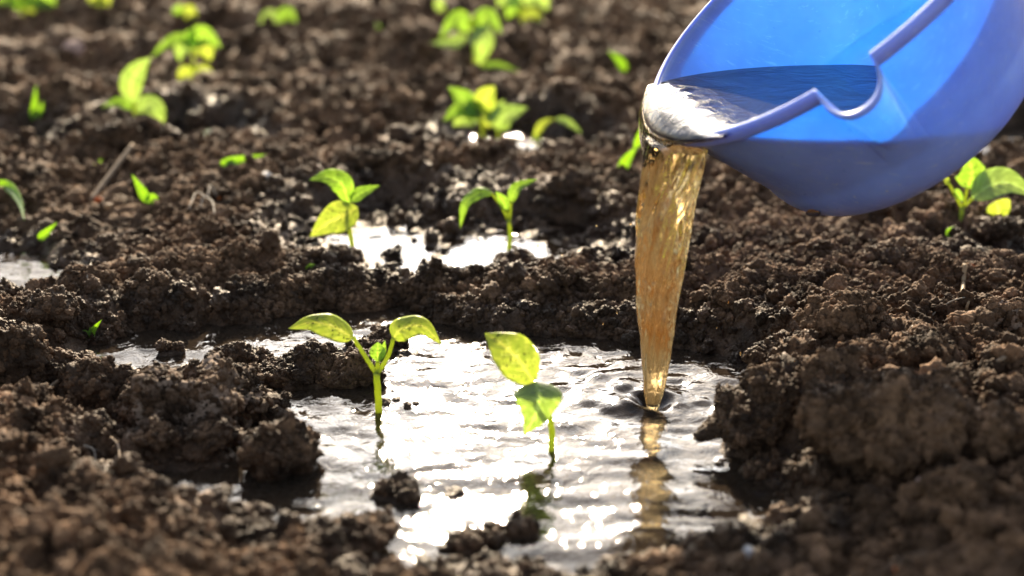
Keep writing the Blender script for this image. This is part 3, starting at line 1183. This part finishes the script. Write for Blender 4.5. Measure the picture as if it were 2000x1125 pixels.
# the pour: a sheet that rolls over the lip and gathers into a tapering, twisting column
NH = 64
u = np.linspace(-1, 1, NH)


def arc(r, th, z):
    p = BC + np.asarray(r)[..., None] * (np.cos(th)[:, None] * E1 + np.sin(th)[:, None] * E2)
    p[:, 2] = z
    return p


def loft(rings):
    V = np.concatenate(rings)
    nr, k = len(rings), len(rings[0])
    Fq = grid_faces(nr, k, True)
    tri = np.concatenate([Fq[:, [0, 1, 2]], Fq[:, [0, 2, 3]]])
    V = np.vstack([V, rings[0].mean(0)[None], rings[-1].mean(0)[None]])
    j2 = np.arange(k)
    jn = (j2 + 1) % k
    tri = np.concatenate([tri, np.stack([jn, np.full(k, len(V) - 2), j2], 1),
                          np.stack([(nr - 1) * k + j2, np.full(k, len(V) - 1), (nr - 1) * k + jn], 1)])
    return V, tri


def water_part(name, rings, root, mat):
    V, tri = loft(rings)
    me = mesh_from(name, to_local(V, root), tri)
    bm = bmesh.new()
    bm.from_mesh(me)
    bmesh.ops.recalc_face_normals(bm, faces=bm.faces[:])
    bm.to_mesh(me)
    bm.free()
    return obj(name, me, mat, root)


stream_root = empty('water_stream', tuple(IMPACT))
tag(stream_root, 'amber stream of clear water falling from the bucket lip into the puddle', 'water stream')
# sheet sliding over the lip; on the far side it wraps down and under
th_u = -0.06 + 0.60 * u
rim_z = arc(np.full(NH, BR), th_u, 0)[:, 2] * 0 + (BC[2] + BR * np.cos(th_u) * E1[2])
thick = np.maximum(Z_W - rim_z, 0.0) + 0.0012
wrap = sstep(-0.30, 0.02, th_u) * sstep(0.56, 0.40, th_u)
rings = []
for q, (dr, top, und) in enumerate([(-0.075, 1.02, 0.95), (-0.060, 1.03, 0.7), (-0.045, 1.03, 0.45), (-0.032, 1.00, 0.3), (-0.020, 0.84, 0.12), (-0.010, 0.72, 0.04),
                                    (-0.003, 0.58, 0.0), (0.002, 0.42, 0.0), (0.0045, 0.24, 0.0), (0.0058, 0.12, 0.0)]):
    k = np.clip((dr + 0.075) / 0.075, 0, 1)
    rip = 0.0011 * noise2(th_u * 9 + 0.5 * q, th_u * 3 + q * 0.55, 5) * np.clip(q / 4, 0, 1) * (thick / thick.max())
    ztop = (Z_W - 0.0014) * (1 - k) + k * (rim_z + thick * top) + rip if q < 7 else rim_z + thick * top + rip
    zund = np.minimum(rim_z + thick * und - 0.0006, ztop - 0.0005)
    rings.append(np.concatenate([arc(np.full(NH, BR + dr), th_u, ztop), arc(np.full(NH, BR + dr - 0.0015 * (q > 6)), th_u[::-1], zund[::-1])]))
for q, dz in enumerate((0.004, 0.010, 0.018, 0.028)):
    ro = BR + 0.0058 + wrap * np.array([0.003, 0.004, 0.003, 0.0][q])
    ri = BR + 0.0030 - 0.0 * wrap
    zo = rim_z - wrap * dz - 0.0004 * (q + 1)
    rings.append(np.concatenate([arc(ro, th_u, zo), arc(np.full(NH, ri), th_u[::-1], (zo - 0.0006)[::-1])]))
water_part('lip_sheet', rings, stream_root, M_LIP)
# the falling column
EDGE = np.array([(200, 1274, 1392), (240, 1270, 1392), (262, 1266, 1392), (290, 1261, 1387), (350, 1250, 1373), (430, 1239, 1355), (500, 1237, 1342), (560, 1240, 1332),
                 (650, 1247, 1319), (700, 1251, 1311), (760, 1257, 1299), (785, 1261, 1291), (800, 1264, 1286), (830, 1268, 1282)], float)
ang = np.linspace(0, 2 * np.pi, 160, endpoint=False)
rings = []
for kz, z in enumerate(np.linspace(0.196, -0.004, 110)):
    sfrac = (0.196 - z) / 0.2
    yy = IMPACT[1] + 0.022 * (1 - sfrac) ** 1.5
    py = proj(np.array([IMPACT[0], yy, z]))[1]
    lpx, rpx = np.interp(py, EDGE[:, 0], EDGE[:, 1]), np.interp(py, EDGE[:, 0], EDGE[:, 2])
    xl, xr = on_y(lpx, py, yy)[0], on_y(rpx, py, yy)[0]
    axx = 0.5 * (xr - xl)
    ayy = 0.032 * (1 - sfrac) ** 1.2 + 0.0070
    tw = ang + 2.0 * sfrac
    cw, sw = np.cos(tw), np.sin(tw)
    wr = (0.10 * noise2(cw * 1.5 + 3, sw * 1.5 + z * 9, 61) + 0.10 * noise2(cw * 3.2 + 9, sw * 3.2 + z * 13, 62)
          + 0.055 * noise2(cw * 6.5, sw * 6.5 + z * 22, 63) + 0.02 * noise2(cw * 13, sw * 13 + z * 60, 64))
    for fold, (ph, wd, dp) in enumerate(((0.6, 0.20, 0.22), (1.9, 0.16, 0.18), (3.6, 0.22, 0.20), (4.5, 0.13, 0.24), (5.5, 0.18, 0.2))):   # long creases winding down
        d = (ang - ph - 1.5 * sfrac * (1 if fold % 2 else -0.6) - 0.25 * math.sin(z * 60 + fold * 2) + np.pi) % (2 * np.pi) - np.pi
        wr = wr - dp * np.exp(-(d / wd) ** 2) * (0.6 + 0.4 * math.sin(z * 45 + fold))
    wr = 1.1 * wr * (0.5 + 0.5 * np.abs(np.sin(ang)))
    rr = 1 + wr
    rings.append(np.stack([0.5 * (xl + xr) + axx * rr * np.cos(ang), yy + ayy * rr * np.sin(ang), np.full(len(ang), z)], 1))
water_part('column', rings, stream_root, M_STREAM)

# drops thrown up around the pour
DROPS = [(1050, 480, 1.42, 3, 9, 'upper of two streaked splash drops right of the second row seedling'),
         (1057, 525, 1.40, 3, 10, 'lower of two streaked splash drops right of the second row seedling'),
         (1098, 497, 1.30, 2.2, 5, 'faint splash drop above the middle bank, left of the stream'),
         (1232, 437, 1.16, 3, 5, 'splash drop touching the left side of the falling stream'),
         (1165, 440, 1.16, 2.5, 3, 'round splash drop hanging in the air well left of the stream'),
         (1423, 590, 1.22, 2, 8, 'long splash drop in front of the bank right of the stream'),
         (1446, 690, 1.14, 3, 9, 'splash drop above the far right end of the ripples'),
         (1400, 640, 1.2, 2, 4, 'small splash drop between the bank and the right side of the stream'),
         (1205, 610, 1.16, 2, 6, 'splash drop close to the lower left of the stream'),
         (1178, 632, 1.16, 2, 6, 'lowest splash drop left of the stream just above the water')]
V0, F0 = ico(2)
for (px, py, Y, rw, rh, lab) in DROPS:
    c = on_y(px, py, Y)
    m = Y / FPX * 1.05
    Vd = V0 * np.array([rw * m * 0.5, rw * m * 0.5, rh * m * 0.5])
    Vd[:, 0] *= 1 - 0.35 * np.clip(V0[:, 2], 0, 1)
    o = obj('water_droplet', mesh_from('water_droplet', Vd, F0), M_STREAM)
    o.location = c
    tag(o, lab, 'water drop', 'splash drops in the air')
c = on_y(1588, 416, 1.135)
o = obj('hanging_droplet', mesh_from('hanging_droplet', ico(3)[0] * np.array([0.0055, 0.004, 0.0024]), ico(3)[1]), M_STREAM)
o.location = c
tag(o, 'amber drop hanging under the blue bucket', 'water drop')

# ------------------------------------------------------------------ seedlings


def leaf_mesh(path, width, normal, fold=0.18, curl=0.0, root=None, shape=0.8, wavy=0.05, seed=0, skew=0.0):
    """blade along path; normal = side it faces; fold = V of the two halves; curl = edges bend back"""
    n, mcols = 25, 13
    c = bez(path, n)
    t = np.linspace(0, 1, n)
    tan = np.gradient(c, axis=0)
    tan /= np.linalg.norm(tan, axis=1)[:, None]
    nrm = np.asarray(normal, float)
    side = np.cross(tan, nrm)
    side /= np.linalg.norm(side, axis=1)[:, None] + 1e-9
    up = np.cross(side, tan)
    prof = np.sin(np.pi * np.clip(t, 0, 1) ** shape) ** 0.85
    prof = np.maximum(prof * (1 - 0.25 * t ** 3), 0.03)
    v = np.linspace(-1, 1, mcols)
    V = np.zeros((n, mcols, 3))
    vein = np.zeros((n, mcols))
    lw = width * 0.5
    for a in range(n):
        w = lw * prof[a]
        vv = v + skew * (1 - v ** 2)
        ripple = wavy * lw * np.sin(t[a] * 17 + seed + 2.2 * np.sign(v)) * np.abs(v) ** 1.5
        hump = 0.05 * lw * np.sin((t[a] - 0.30 * np.abs(v)) * 38) * (1 - np.abs(v)) * 1.2
        lift = fold * np.abs(v) * w - curl * w * v ** 2 + ripple * prof[a] + hump * prof[a]
        V[a] = c[a] + (w * vv)[:, None] * side[a] + lift[:, None] * up[a]
        vein[a] = np.maximum(np.exp(-(v / 0.07) ** 2), 0.7 * np.clip(np.cos((t[a] - 0.30 * np.abs(v)) * 38) * 3 - 2, 0, 1))
    th = 0.00028
    nv = np.cross(np.gradient(V, axis=0), np.gradient(V, axis=1))
    nv /= np.linalg.norm(nv, axis=2)[..., None] + 1e-12
    A = V.reshape(-1, 3)
    B = (V - nv * th).reshape(-1, 3)
    f = grid_faces(n, mcols)
    per = np.concatenate([np.arange(mcols), np.arange(1, n) * mcols + mcols - 1, (n - 1) * mcols + np.arange(mcols - 2, -1, -1), np.arange(n - 2, 0, -1) * mcols])
    pn = np.roll(per, -1)
    k = n * mcols
    edge = np.stack([per, per + k, pn + k, pn], 1)
    allv = np.concatenate([A, B])
    if root is not None:
        allv = allv - np.array(root.location)
    me = mesh_from('leaf', allv, np.concatenate([f, f[:, ::-1] + k, edge]))
    add_attr(me, 'vein', np.concatenate([vein.ravel()] * 2))
    return me


def stem_part(name, path, radii, root, mat=None, sides=10):
    V, Fq, Ft = tube(bez(path, 18), radii, sides, 0.05)
    V = V - np.array(root.location)
    me = mesh_from(name, V, np.concatenate([Fq[:, [0, 1, 2]], Fq[:, [0, 2, 3]], Ft]))
    return obj(name, me, mat or M_STEM, root)


LM = {'g': M_LEAF, 'y': M_LEAF_Y, 'c': M_LEAF_C}
UPF = (0, -0.75, 0.8)        # a leaf lying nearly flat
FACE = (0, -1, 0.35)       # a leaf turned to the camera


def seedling(base_px, stem, leaves, label, r=0.0018, group=None, basez=None, petioles=()):
    """base pixel on the ground; stem and leaf lines as (px, py, dy) in the plane of the plant, dy metres behind it"""
    g = ground_at(*base_px) if basez is None else on_z(base_px[0], base_px[1], basez)
    Y = g[1]
    root = empty('seedling', tuple(g))
    pts = [on_y(a, b, Y + (c_[0] if c_ else 0)) for a, b, *c_ in stem]
    pts = [np.array([pts[0][0], Y, min(g[2], lookup(pts[0][0], Y)[0]) - 0.008])] + pts
    stem_part('stem', pts, [r * 1.15, r], root)
    for line in petioles:
        stem_part('petiole', [on_y(a, b, Y + (c_[0] if c_ else 0)) for a, b, *c_ in line], [r * 0.75, r * 0.6], root, None, 8)
    scale = (Y * CP + 0.45 * SP) / FPX
    for k, (line, wpx, nrm, mt, *opt) in enumerate(leaves):
        kw = opt[0] if opt else {}
        P = [on_y(a, b, Y + (c_[0] if c_ else 0)) for a, b, *c_ in line]
        me = leaf_mesh(P, wpx * scale, nrm, root=root, seed=k * 1.3 + base_px[0], **kw)
        lf = obj('leaf', me, LM[mt], root)
    tag(root, label, 'seedling', group or 'pepper seedlings in the rows')
    return root


seedling((740, 806), [(740, 806), (738, 765), (735, 728)],
         [([(690, 660, .002), (650, 638, .0), (608, 630, .0), (564, 642, -.004)], 56, (0.1, -0.62, 0.8), 'y', dict(fold=-0.02, curl=0.12, shape=0.66)),
          ([(768, 662, .0), (785, 642, .0), (825, 637, -.002), (861, 672, -.008)], 56, (-0.1, -0.62, 0.8), 'y', dict(fold=-0.02, curl=0.12, shape=0.66)),
          ([(738, 708, .001), (738, 690, .001), (738, 668, .004)], 34, FACE, 'g', dict(fold=0.3, shape=1.25)),
          ([(741, 700, .004), (748, 685, .005), (752, 664, .006)], 14, FACE, 'g', dict(fold=0.3))],
         'front left seedling with two spread yellow green leaves standing in the sunlit puddle', 0.0024, petioles=[
             [(735, 730), (714, 697, .001), (689, 658, .002)], [(737, 730), (758, 695, .001), (769, 659, .0)], [(736, 730), (738, 705, .001)]], basez=0.0)
seedling((1077, 880), [(1077, 880), (1078, 842), (1072, 812), (1058, 775, .006), (1042, 747, .004)],
         [([(1043, 748, .003), (1012, 702, .004), (980, 672, .008), (948, 652, .016)], 92, (0.25, -0.8, 0.65), 'y', dict(fold=0.1, curl=0.1, shape=0.72)),
          ([(1047, 747, .0), (1052, 775, -.012), (1045, 812, -.012), (1024, 848, -.006)], 96, (0.15, -0.9, 0.4), 'c', dict(fold=0.08, curl=0.22, shape=0.55, wavy=0.03))],
         'front right seedling with one raised and one drooping leaf in the sun glare', 0.0021, basez=0.0)
seedling((692, 510), [(692, 505), (684, 455), (678, 400)],
         [([(681, 398), (668, 360, .0), (640, 346, .0), (604, 352, -.006)], 46, (-0.2, -0.75, 0.8), 'g', dict(curl=0.15)),
          ([(684, 392), (705, 378), (742, 362)], 30, (0.2, -0.7, 0.8), 'g'),
          ([(698, 405, -.004), (672, 420, -.010), (640, 436, -.012), (606, 462, -.010)], 66, (-0.2, -0.9, 0.45), 'y', dict(curl=0.1))],
         'second row seedling with a large drooping yellowish leaf, left of the pair', 0.0019)
seedling((993, 505), [(993, 500), (996, 455), (994, 432)],
         [([(962, 378), (935, 378), (908, 400), (899, 446)], 32, (-0.3, -0.5, 0.8), 'g', dict(curl=0.2)),
          ([(998, 396), (1010, 368), (1050, 350)], 27, (-0.2, -0.6, 0.8), 'g'),
          ([(990, 412), (982, 392), (968, 374)], 22, FACE, 'g')],
         'second row seedling with thin arching leaves, right of the pair', 0.0018,
         petioles=[[(994, 434), (980, 405), (960, 377)], [(995, 434), (999, 392)], [(994, 434), (989, 408)]])
seedling((262, 262), [(262, 258), (263, 225), (262, 198)],
         [([(262, 206), (256, 165), (272, 135), (294, 112)], 48, FACE, 'c', dict(curl=0.1)),
          ([(263, 218), (292, 205), (308, 225), (312, 264)], 42, (0.3, -0.7, 0.6), 'c'),
          ([(258, 215), (235, 200), (198, 209)], 24, UPF, 'g'), ([(258, 240), (238, 230), (202, 242)], 22, UPF, 'g')],
         'far left seedling with one long leaf pointing up', 0.002)
seedling((378, 158), [(378, 155), (378, 120), (374, 95)],
         [([(372, 98), (350, 75), (318, 92), (296, 112)], 24, UPF, 'g'), ([(375, 95), (395, 70), (432, 92)], 44, FACE, 'g'),
          ([(378, 98), (400, 95), (412, 118)], 40, FACE, 'y'), ([(372, 98), (355, 95), (350, 120)], 34, FACE, 'c'),
          ([(376, 92), (372, 72), (380, 55)], 28, FACE, 'g'), ([(376, 150), (360, 140), (348, 158)], 24, FACE, 'y'), ([(380, 150), (398, 142), (416, 165)], 34, UPF, 'y')],
         'far bushy seedling arching over the long leafed one at upper left', 0.002)
seedling((928, 138), [(928, 134), (926, 90), (922, 60)],
         [([(916, 62), (893, 38), (858, 74)], 40, (-.2, -.7, .7), 'g'), ([(914, 72), (885, 84), (842, 84)], 32, UPF, 'c'),
          ([(924, 62), (952, 32), (980, 66)], 38, (.2, -.7, .7), 'g'), ([(926, 55), (942, 80, -.02), (934, 132, -.02)], 50, FACE, 'c'),
          ([(922, 60), (925, 45), (935, 28)], 24, FACE, 'y'), ([(932, 134), (970, 128), (1014, 140)], 18, UPF, 'g')],
         'far upright seedling in the top middle with drooping broad leaves', 0.0022)
seedling((945, 300), [(945, 298), (942, 255), (938, 225)],
         [([(936, 225), (905, 195), (876, 170)], 44, UPF, 'g'), ([(934, 228), (900, 215), (866, 236)], 38, UPF, 'g'),
          ([(938, 225), (950, 190), (966, 168)], 46, FACE, 'y'), ([(940, 232), (920, 222), (884, 246)], 58, FACE, 'c'),
          ([(944, 230), (960, 225), (986, 194)], 32, UPF, 'c'), ([(940, 215), (945, 225), (955, 250)], 34, FACE, 'y')],
         'bushy third row seedling at the glittering puddle', 0.0019)
seedling((975, 300), [(975, 298), (973, 270), (972, 250)],
         [([(972, 255), (985, 228), (1030, 210)], 52, (-.1, -.8, .6), 'c'), ([(974, 290), (1000, 300), (1040, 318)], 18, UPF, 'g')],
         'small third row seedling with one raised leaf beside the bushy one', 0.0017)
seedling((1060, 300), [(1058, 296), (1052, 280)],
         [([(1042, 268), (1062, 242), (1085, 232)], 18, UPF, 'y'), ([(1085, 232), (1110, 240), (1138, 262)], 18, UPF, 'c'), ([(1054, 285), (1046, 278), (1030, 290)], 24, FACE, 'g')],
         'thin third row seedling with an arched leaf right of the puddle', 0.0016)
seedling((1877, 436), [(1877, 430), (1879, 405)],
         [([(1889, 368), (1898, 340), (1890, 298)], 66, FACE, 'g', dict(shape=0.7)), ([(1898, 388, -.01), (1935, 362, -.015), (1975, 358, -.02), (2022, 385, -.02)], 66, (-.1, -.75, .7), 'c'),
          ([(1944, 392, .012), (1950, 412, .012), (1945, 440, .012)], 52, FACE, 'y', dict(shape=0.55)), ([(1880, 392), (1868, 376), (1862, 372)], 16, FACE, 'g'),
          ([(1852, 360), (1846, 350), (1836, 346)], 14, UPF, 'y')],
         'seedling with large leaves at the right edge below the bucket', 0.0021,
         petioles=[[(1879, 407), (1866, 382), (1850, 352)], [(1880, 407), (1886, 385), (1889, 364)], [(1880, 407), (1896, 390), (1906, 383, -.01)]])
seedling((45, 44), [(45, 40), (42, 15), (38, -10)],
         [([(42, 20), (35, -8), (22, -30)], 44, FACE, 'g'), ([(46, 10), (80, -10), (110, 20)], 50, FACE, 'g'), ([(48, 15), (75, 10), (95, 35)], 40, FACE, 'y'),
          ([(40, 8), (10, -2), (-20, 10)], 34, UPF, 'g')],
         'blurred seedling cut by the top edge at the far left', 0.0024)
seedling((195, 22), [(196, 18), (196, 4)], [([(196, 8), (186, -8), (178, 12)], 34, FACE, 'y'), ([(197, 6), (204, -6), (212, 12)], 30, FACE, 'y')],
         'small blurred seedling at the top edge, second from left', 0.0018)
seedling((358, 48), [(358, 46), (360, 35)], [([(360, 40), (350, 22), (352, 8)], 26, FACE, 'g'), ([(361, 40), (370, 24), (384, 34)], 30, FACE, 'y')],
         'tiny blurred seedling near the top edge above the bushy one', 0.0016)
seedling((545, 52), [(545, 50), (545, 42)], [([(545, 45), (525, 30), (505, 48)], 26, UPF, 'c'), ([(545, 44), (560, 26), (580, 44)], 30, UPF, 'g')],
         'low blurred two leafed seedling near the top edge left of centre', 0.0016)
seedling((1020, 46), [(1020, 42), (1018, 18), (1016, 0)],
         [([(1016, 10), (990, -8), (972, 12)], 44, FACE, 'c'), ([(1018, 8), (1004, 10), (990, 36)], 40, FACE, 'g'), ([(1020, 6), (1050, -12), (1070, 20)], 46, FACE, 'c'),
          ([(1022, 36), (1040, 28), (1062, 44)], 28, UPF, 'y')],
         'blurred seedling cut by the top edge, right of centre', 0.0022)
seedling((866, 30), [(866, 28), (866, 15)], [([(866, 22), (858, 8), (866, -4)], 22, FACE, 'c')], 'tiny single leafed blurred sprout at the top edge', 0.0014)


def blades(base_px, lines, label, cat='grass sprout', mat=None, name='grass_sprout', group='green sprouts between the rows'):
    g = ground_at(*base_px)
    root = empty(name, tuple(g))
    Y = g[1]
    scale = (Y * CP + 0.45 * SP) / FPX
    for k, (line, w) in enumerate(lines):
        P = [on_y(a, b, Y + (c_[0] if c_ else 0)) for a, b, *c_ in line]
        me = leaf_mesh(P, w * scale, (0.15, -0.9, 0.4), fold=0.35, root=root, shape=0.6, wavy=0.0, seed=k)
        obj('blade', me, mat or M_GRASS, root)
    tag(root, label, cat, group)


blades((176, 660), [([(176, 660), (182, 645), (199, 624)], 15), ([(174, 660), (168, 650), (158, 645)], 12), ([(178, 658), (176, 648), (176, 638)], 8)],
       'small green sprout on the left shore near the water channel')
blades((294, 398), [([(288, 395), (275, 370), (257, 340)], 20), ([(288, 396), (298, 386), (310, 388)], 20)], 'bright green two bladed sprout on the left bank')
blades((78, 470), [([(76, 468), (90, 455), (112, 434)], 18)], 'single bright green blade leaning right at the left side')
blades((-6, 372), [([(-20, 362), (15, 364, -.02), (38, 392, -.07), (48, 432, -.13)], 20)], 'long pale blade curving into the picture at the left edge')
blades((190, 332), [([(188, 332), (192, 322), (198, 310)], 14)], 'tiny green blade beside the leaning twig')
blades((1212, 338), [([(1210, 338), (1225, 310), (1245, 285)], 22), ([(1240, 290), (1252, 260), (1256, 235)], 16)], 'green blade just left of the falling water')
blades((1378, 470), [([(1378, 470), (1380, 464), (1384, 458)], 12)], 'tiny green shoot tip on the bank right of the falling water')
blades((1858, 460), [([(1858, 460), (1855, 452), (1864, 442)], 22)], 'tiny rounded green shoot at the foot of the right edge seedling')
blades((1220, 140), [([(1222, 140), (1208, 118), (1188, 100)], 18)], 'blurred pale green blade left of the bucket rim')
blades((455, 322), [([(430, 320), (470, 312), (520, 302)], 18), ([(440, 322), (455, 318), (470, 326)], 14)], 'flat yellowish blade lying on the soil in the middle left')
blades((72, 235), [([(62, 235), (68, 200), (70, 165)], 12), ([(74, 230), (80, 212), (84, 196)], 10)], 'blurred thin pale blades near the left edge in the third row')
blades((742, 60), [([(738, 62), (740, 55), (736, 46)], 18)], 'blurred pale green speck of a shoot left of the top middle seedling')
blades((604, 530), [([(600, 530), (606, 520), (616, 516)], 12)], 'tiny green shoot at the foot of the left second row seedling')


def litter(pts, rad, mat, name, label, cat, lift=0.002, sides=7, group='dry litter on the soil'):
    """a stalk through the soil points seen at the given pixels; third value lifts a point above the soil"""
    P = []
    for a, b, *c_ in pts:
        g = ground_at(a, b)
        g[2] += (c_[0] if c_ else lift)
        P.append(g)
    P = np.array(P)
    root_loc = P[0].copy()
    me = tube_mesh(name, bez(P - root_loc, 4 + 6 * len(P)), rad, sides, 0.12, len(label))
    o = obj(name, me, mat)
    o.location = root_loc
    tag(o, label, cat, group)


litter([(178, 395), (215, 365, .012), (262, 318, .020)], [0.0026, 0.0022], M_TWIG, 'twig', 'dry brown twig leaning on the soil at left', 'twig')
litter([(-20, 592, .006), (40, 580, .006), (84, 572, .005)], [0.0022, 0.0014], M_STRAW, 'straw', 'orange straw lying at the left edge by the small puddle', 'straw')
litter([(1932, 722), (1965, 708, .005), (2002, 694, .006)], [0.0018, 0.0013], M_TWIG, 'twig', 'grey twig lying at the right edge of the bank', 'twig')
litter([(1800, 640), (1840, 612, .006), (1880, 600, .008), (1930, 596, .006)], [0.0006, 0.0005], M_ROOT, 'root_fibre', 'thin pale root fibre curving over the right bank', 'root')
litter([(1876, 618), (1878, 590, .014), (1880, 560, .02)], [0.0016, 0.0022], M_STRAW, 'straw', 'pale straw standing upright on the right bank', 'straw')
litter([(1884, 618), (1890, 605, .006), (1896, 598, .010)], [0.0012, 0.0009], M_STRAW, 'straw', 'short pale straw beside the upright straw on the right bank', 'straw')
litter([(1780, 645), (1788, 638, .006), (1786, 650, .003)], [0.0007, 0.0006], M_ROOT, 'root_fibre', 'small curled pale fibre left of the upright straw', 'root')
litter([(430, 735), (445, 715, .008), (452, 700, .012)], [0.0006, 0.0005], M_ROOT, 'root_fibre', 'fine pale fibre on top of the large grey clod', 'root')
litter([(175, 565), (172, 550, .008), (180, 535, .010)], [0.0006, 0.0005], M_ROOT, 'root_fibre', 'thin upright fibre on the left bank', 'root')
litter([(75, 778), (100, 770, .006), (118, 762, .008)], [0.0020, 0.0014], M_TWIG, 'twig', 'short brown twig on the left front mound', 'twig')
litter([(165, 880, .004), (185, 900, .008), (188, 920, .006)], [0.0007, 0.0006], M_ROOT, 'root_fibre', 'thin brown fibre hanging on the left front slope', 'root')
litter([(218, 870, .006), (232, 890, .008), (235, 908, .004)], [0.0009, 0.0006], M_TWIG, 'root_fibre', 'dark curved rootlet beside the left front pool', 'root')
litter([(840, 560), (846, 545, .010), (850, 530, .012)], [0.0006, 0.0004], M_ROOT, 'root_fibre', 'short pale fibre on the middle bank crest', 'root')
litter([(1290, 1090), (1305, 1070, .006), (1325, 1050, .006)], [0.0011, 0.0007], M_ROOT, 'root_fibre', 'pale blurred fibre on the front shore below the stream reflection', 'root')
litter([(370, 415, .004), (385, 395, .010), (405, 400, .008), (412, 385, .012), (425, 398, .008)], [0.0008, 0.0007], M_ROOT, 'root_tuft', 'tangled pale root tuft on the left bank', 'root')
litter([(392, 420, .003), (398, 405, .010), (415, 412, .010), (420, 425, .004)], [0.0009, 0.0007], M_ROOT, 'root_tuft', 'second strand of pale roots under the tangled tuft', 'root')
rng2 = np.random.default_rng(3)
gq = ground_at(1642, 650)
root = empty('root_tuft', tuple(gq))
for k in range(16):
    a, e = rng2.uniform(0, 6.28), rng2.uniform(0.2, 1.4)
    d = np.array([math.cos(a) * math.cos(e), math.sin(a) * math.cos(e), math.sin(e)])
    p1 = rng2.normal(size=3) * 0.002
    p1[2] = abs(p1[2]) + 0.004
    p2 = p1 + d * 0.006 + rng2.normal(size=3) * 0.002
    p3 = p2 + d * 0.005 + rng2.normal(size=3) * 0.003
    obj('strand', tube_mesh('strand', bez([p1, p2, p3], 9), [0.00035, 0.0002], 5), M_ORANGE, root)
tag(root, 'tuft of fine orange root hairs on the right bank', 'root')


def pebble(px, py, w, h, mat, label, cat='pebble', group='pebbles and flakes on the soil', name='pebble', flat=0.6):
    g = ground_at(px, py)
    s = (g[1] * CP + 0.45 * SP) / FPX
    V, Fc = clod_shape(4, int(px + py), (w * s, w * s * 0.8, h * s), 0.15, 8)
    o = obj(name, mesh_from(name, V, Fc), mat)
    o.location = (g[0], g[1], g[2] + h * s * 0.45)
    tag(o, label, cat, group)


pebble(670, 332, 36, 26, M_PINK, 'pinkish stone behind the left second row seedling')
pebble(519, 352, 24, 16, M_WHITE, 'small bluish white pebble on the ridge left of the second row')
pebble(146, 112, 46, 34, M_PINK, 'blurred pinkish stone near the top left corner')
pebble(192, 396, 16, 14, M_ORANGE, 'orange seed husk at the lower end of the leaning twig')
pebble(212, 408, 18, 13, M_DRIED, 'tan seed husk just right of the orange husk')
pebble(1578, 478, 12, 10, M_WHITE, 'small white pebble on the soil under the bucket')
pebble(1916, 464, 12, 10, M_WHITE, 'small white pebble under the right edge seedling')
pebble(428, 391, 10, 22, M_ORANGE, 'orange husk at the pale root tuft')
pebble(1838, 748, 34, 10, M_ORANGE, 'orange leaf scrap behind the largest clod')
pebble(1754, 1118, 20, 16, M_ORANGE, 'orange scrap at the bottom edge on the right')
pebble(1896, 525, 16, 10, M_ORANGE, 'small reddish scrap on the bank below the right seedling')
pebble(1806, 955, 40, 32, M_PINK, 'tan pebble in front of the largest clod')
pebble(1460, 1090, 34, 26, M_WHITE, 'pale blurred pebble on the front bank right of the stream reflection')
pebble(400, 168, 40, 32, M_DRIED, 'pale blurred seed leaf scrap under the far bushy seedling')
for px, py, w, h, lab in ((755, 788, 17, 14, 'dark mud flake floating nearest the front left seedling stem'), (774, 783, 14, 5, 'thinnest mud flake, floating between the two larger flakes'),
                          (797, 796, 20, 16, 'largest mud flake floating right of the front left seedling'), (812, 790, 10, 6, 'smallest mud flake, rightmost of the floating row')):
    g = on_z(px, py)
    s = 1.25 / FPX
    V, Fc = clod_shape(4, px, (w * s, w * s * 1.4, h * s), 0.3, 5)
    me = mesh_from('mud_flake', V, Fc)
    add_attr(me, 'wet', np.full(len(V), 0.6))
    o = obj('mud_flake', me, M_CLOD_DARK)
    o.location = g + np.array([0, 0, 0.0006])
    tag(o, lab, 'mud flake', 'floating mud flakes')
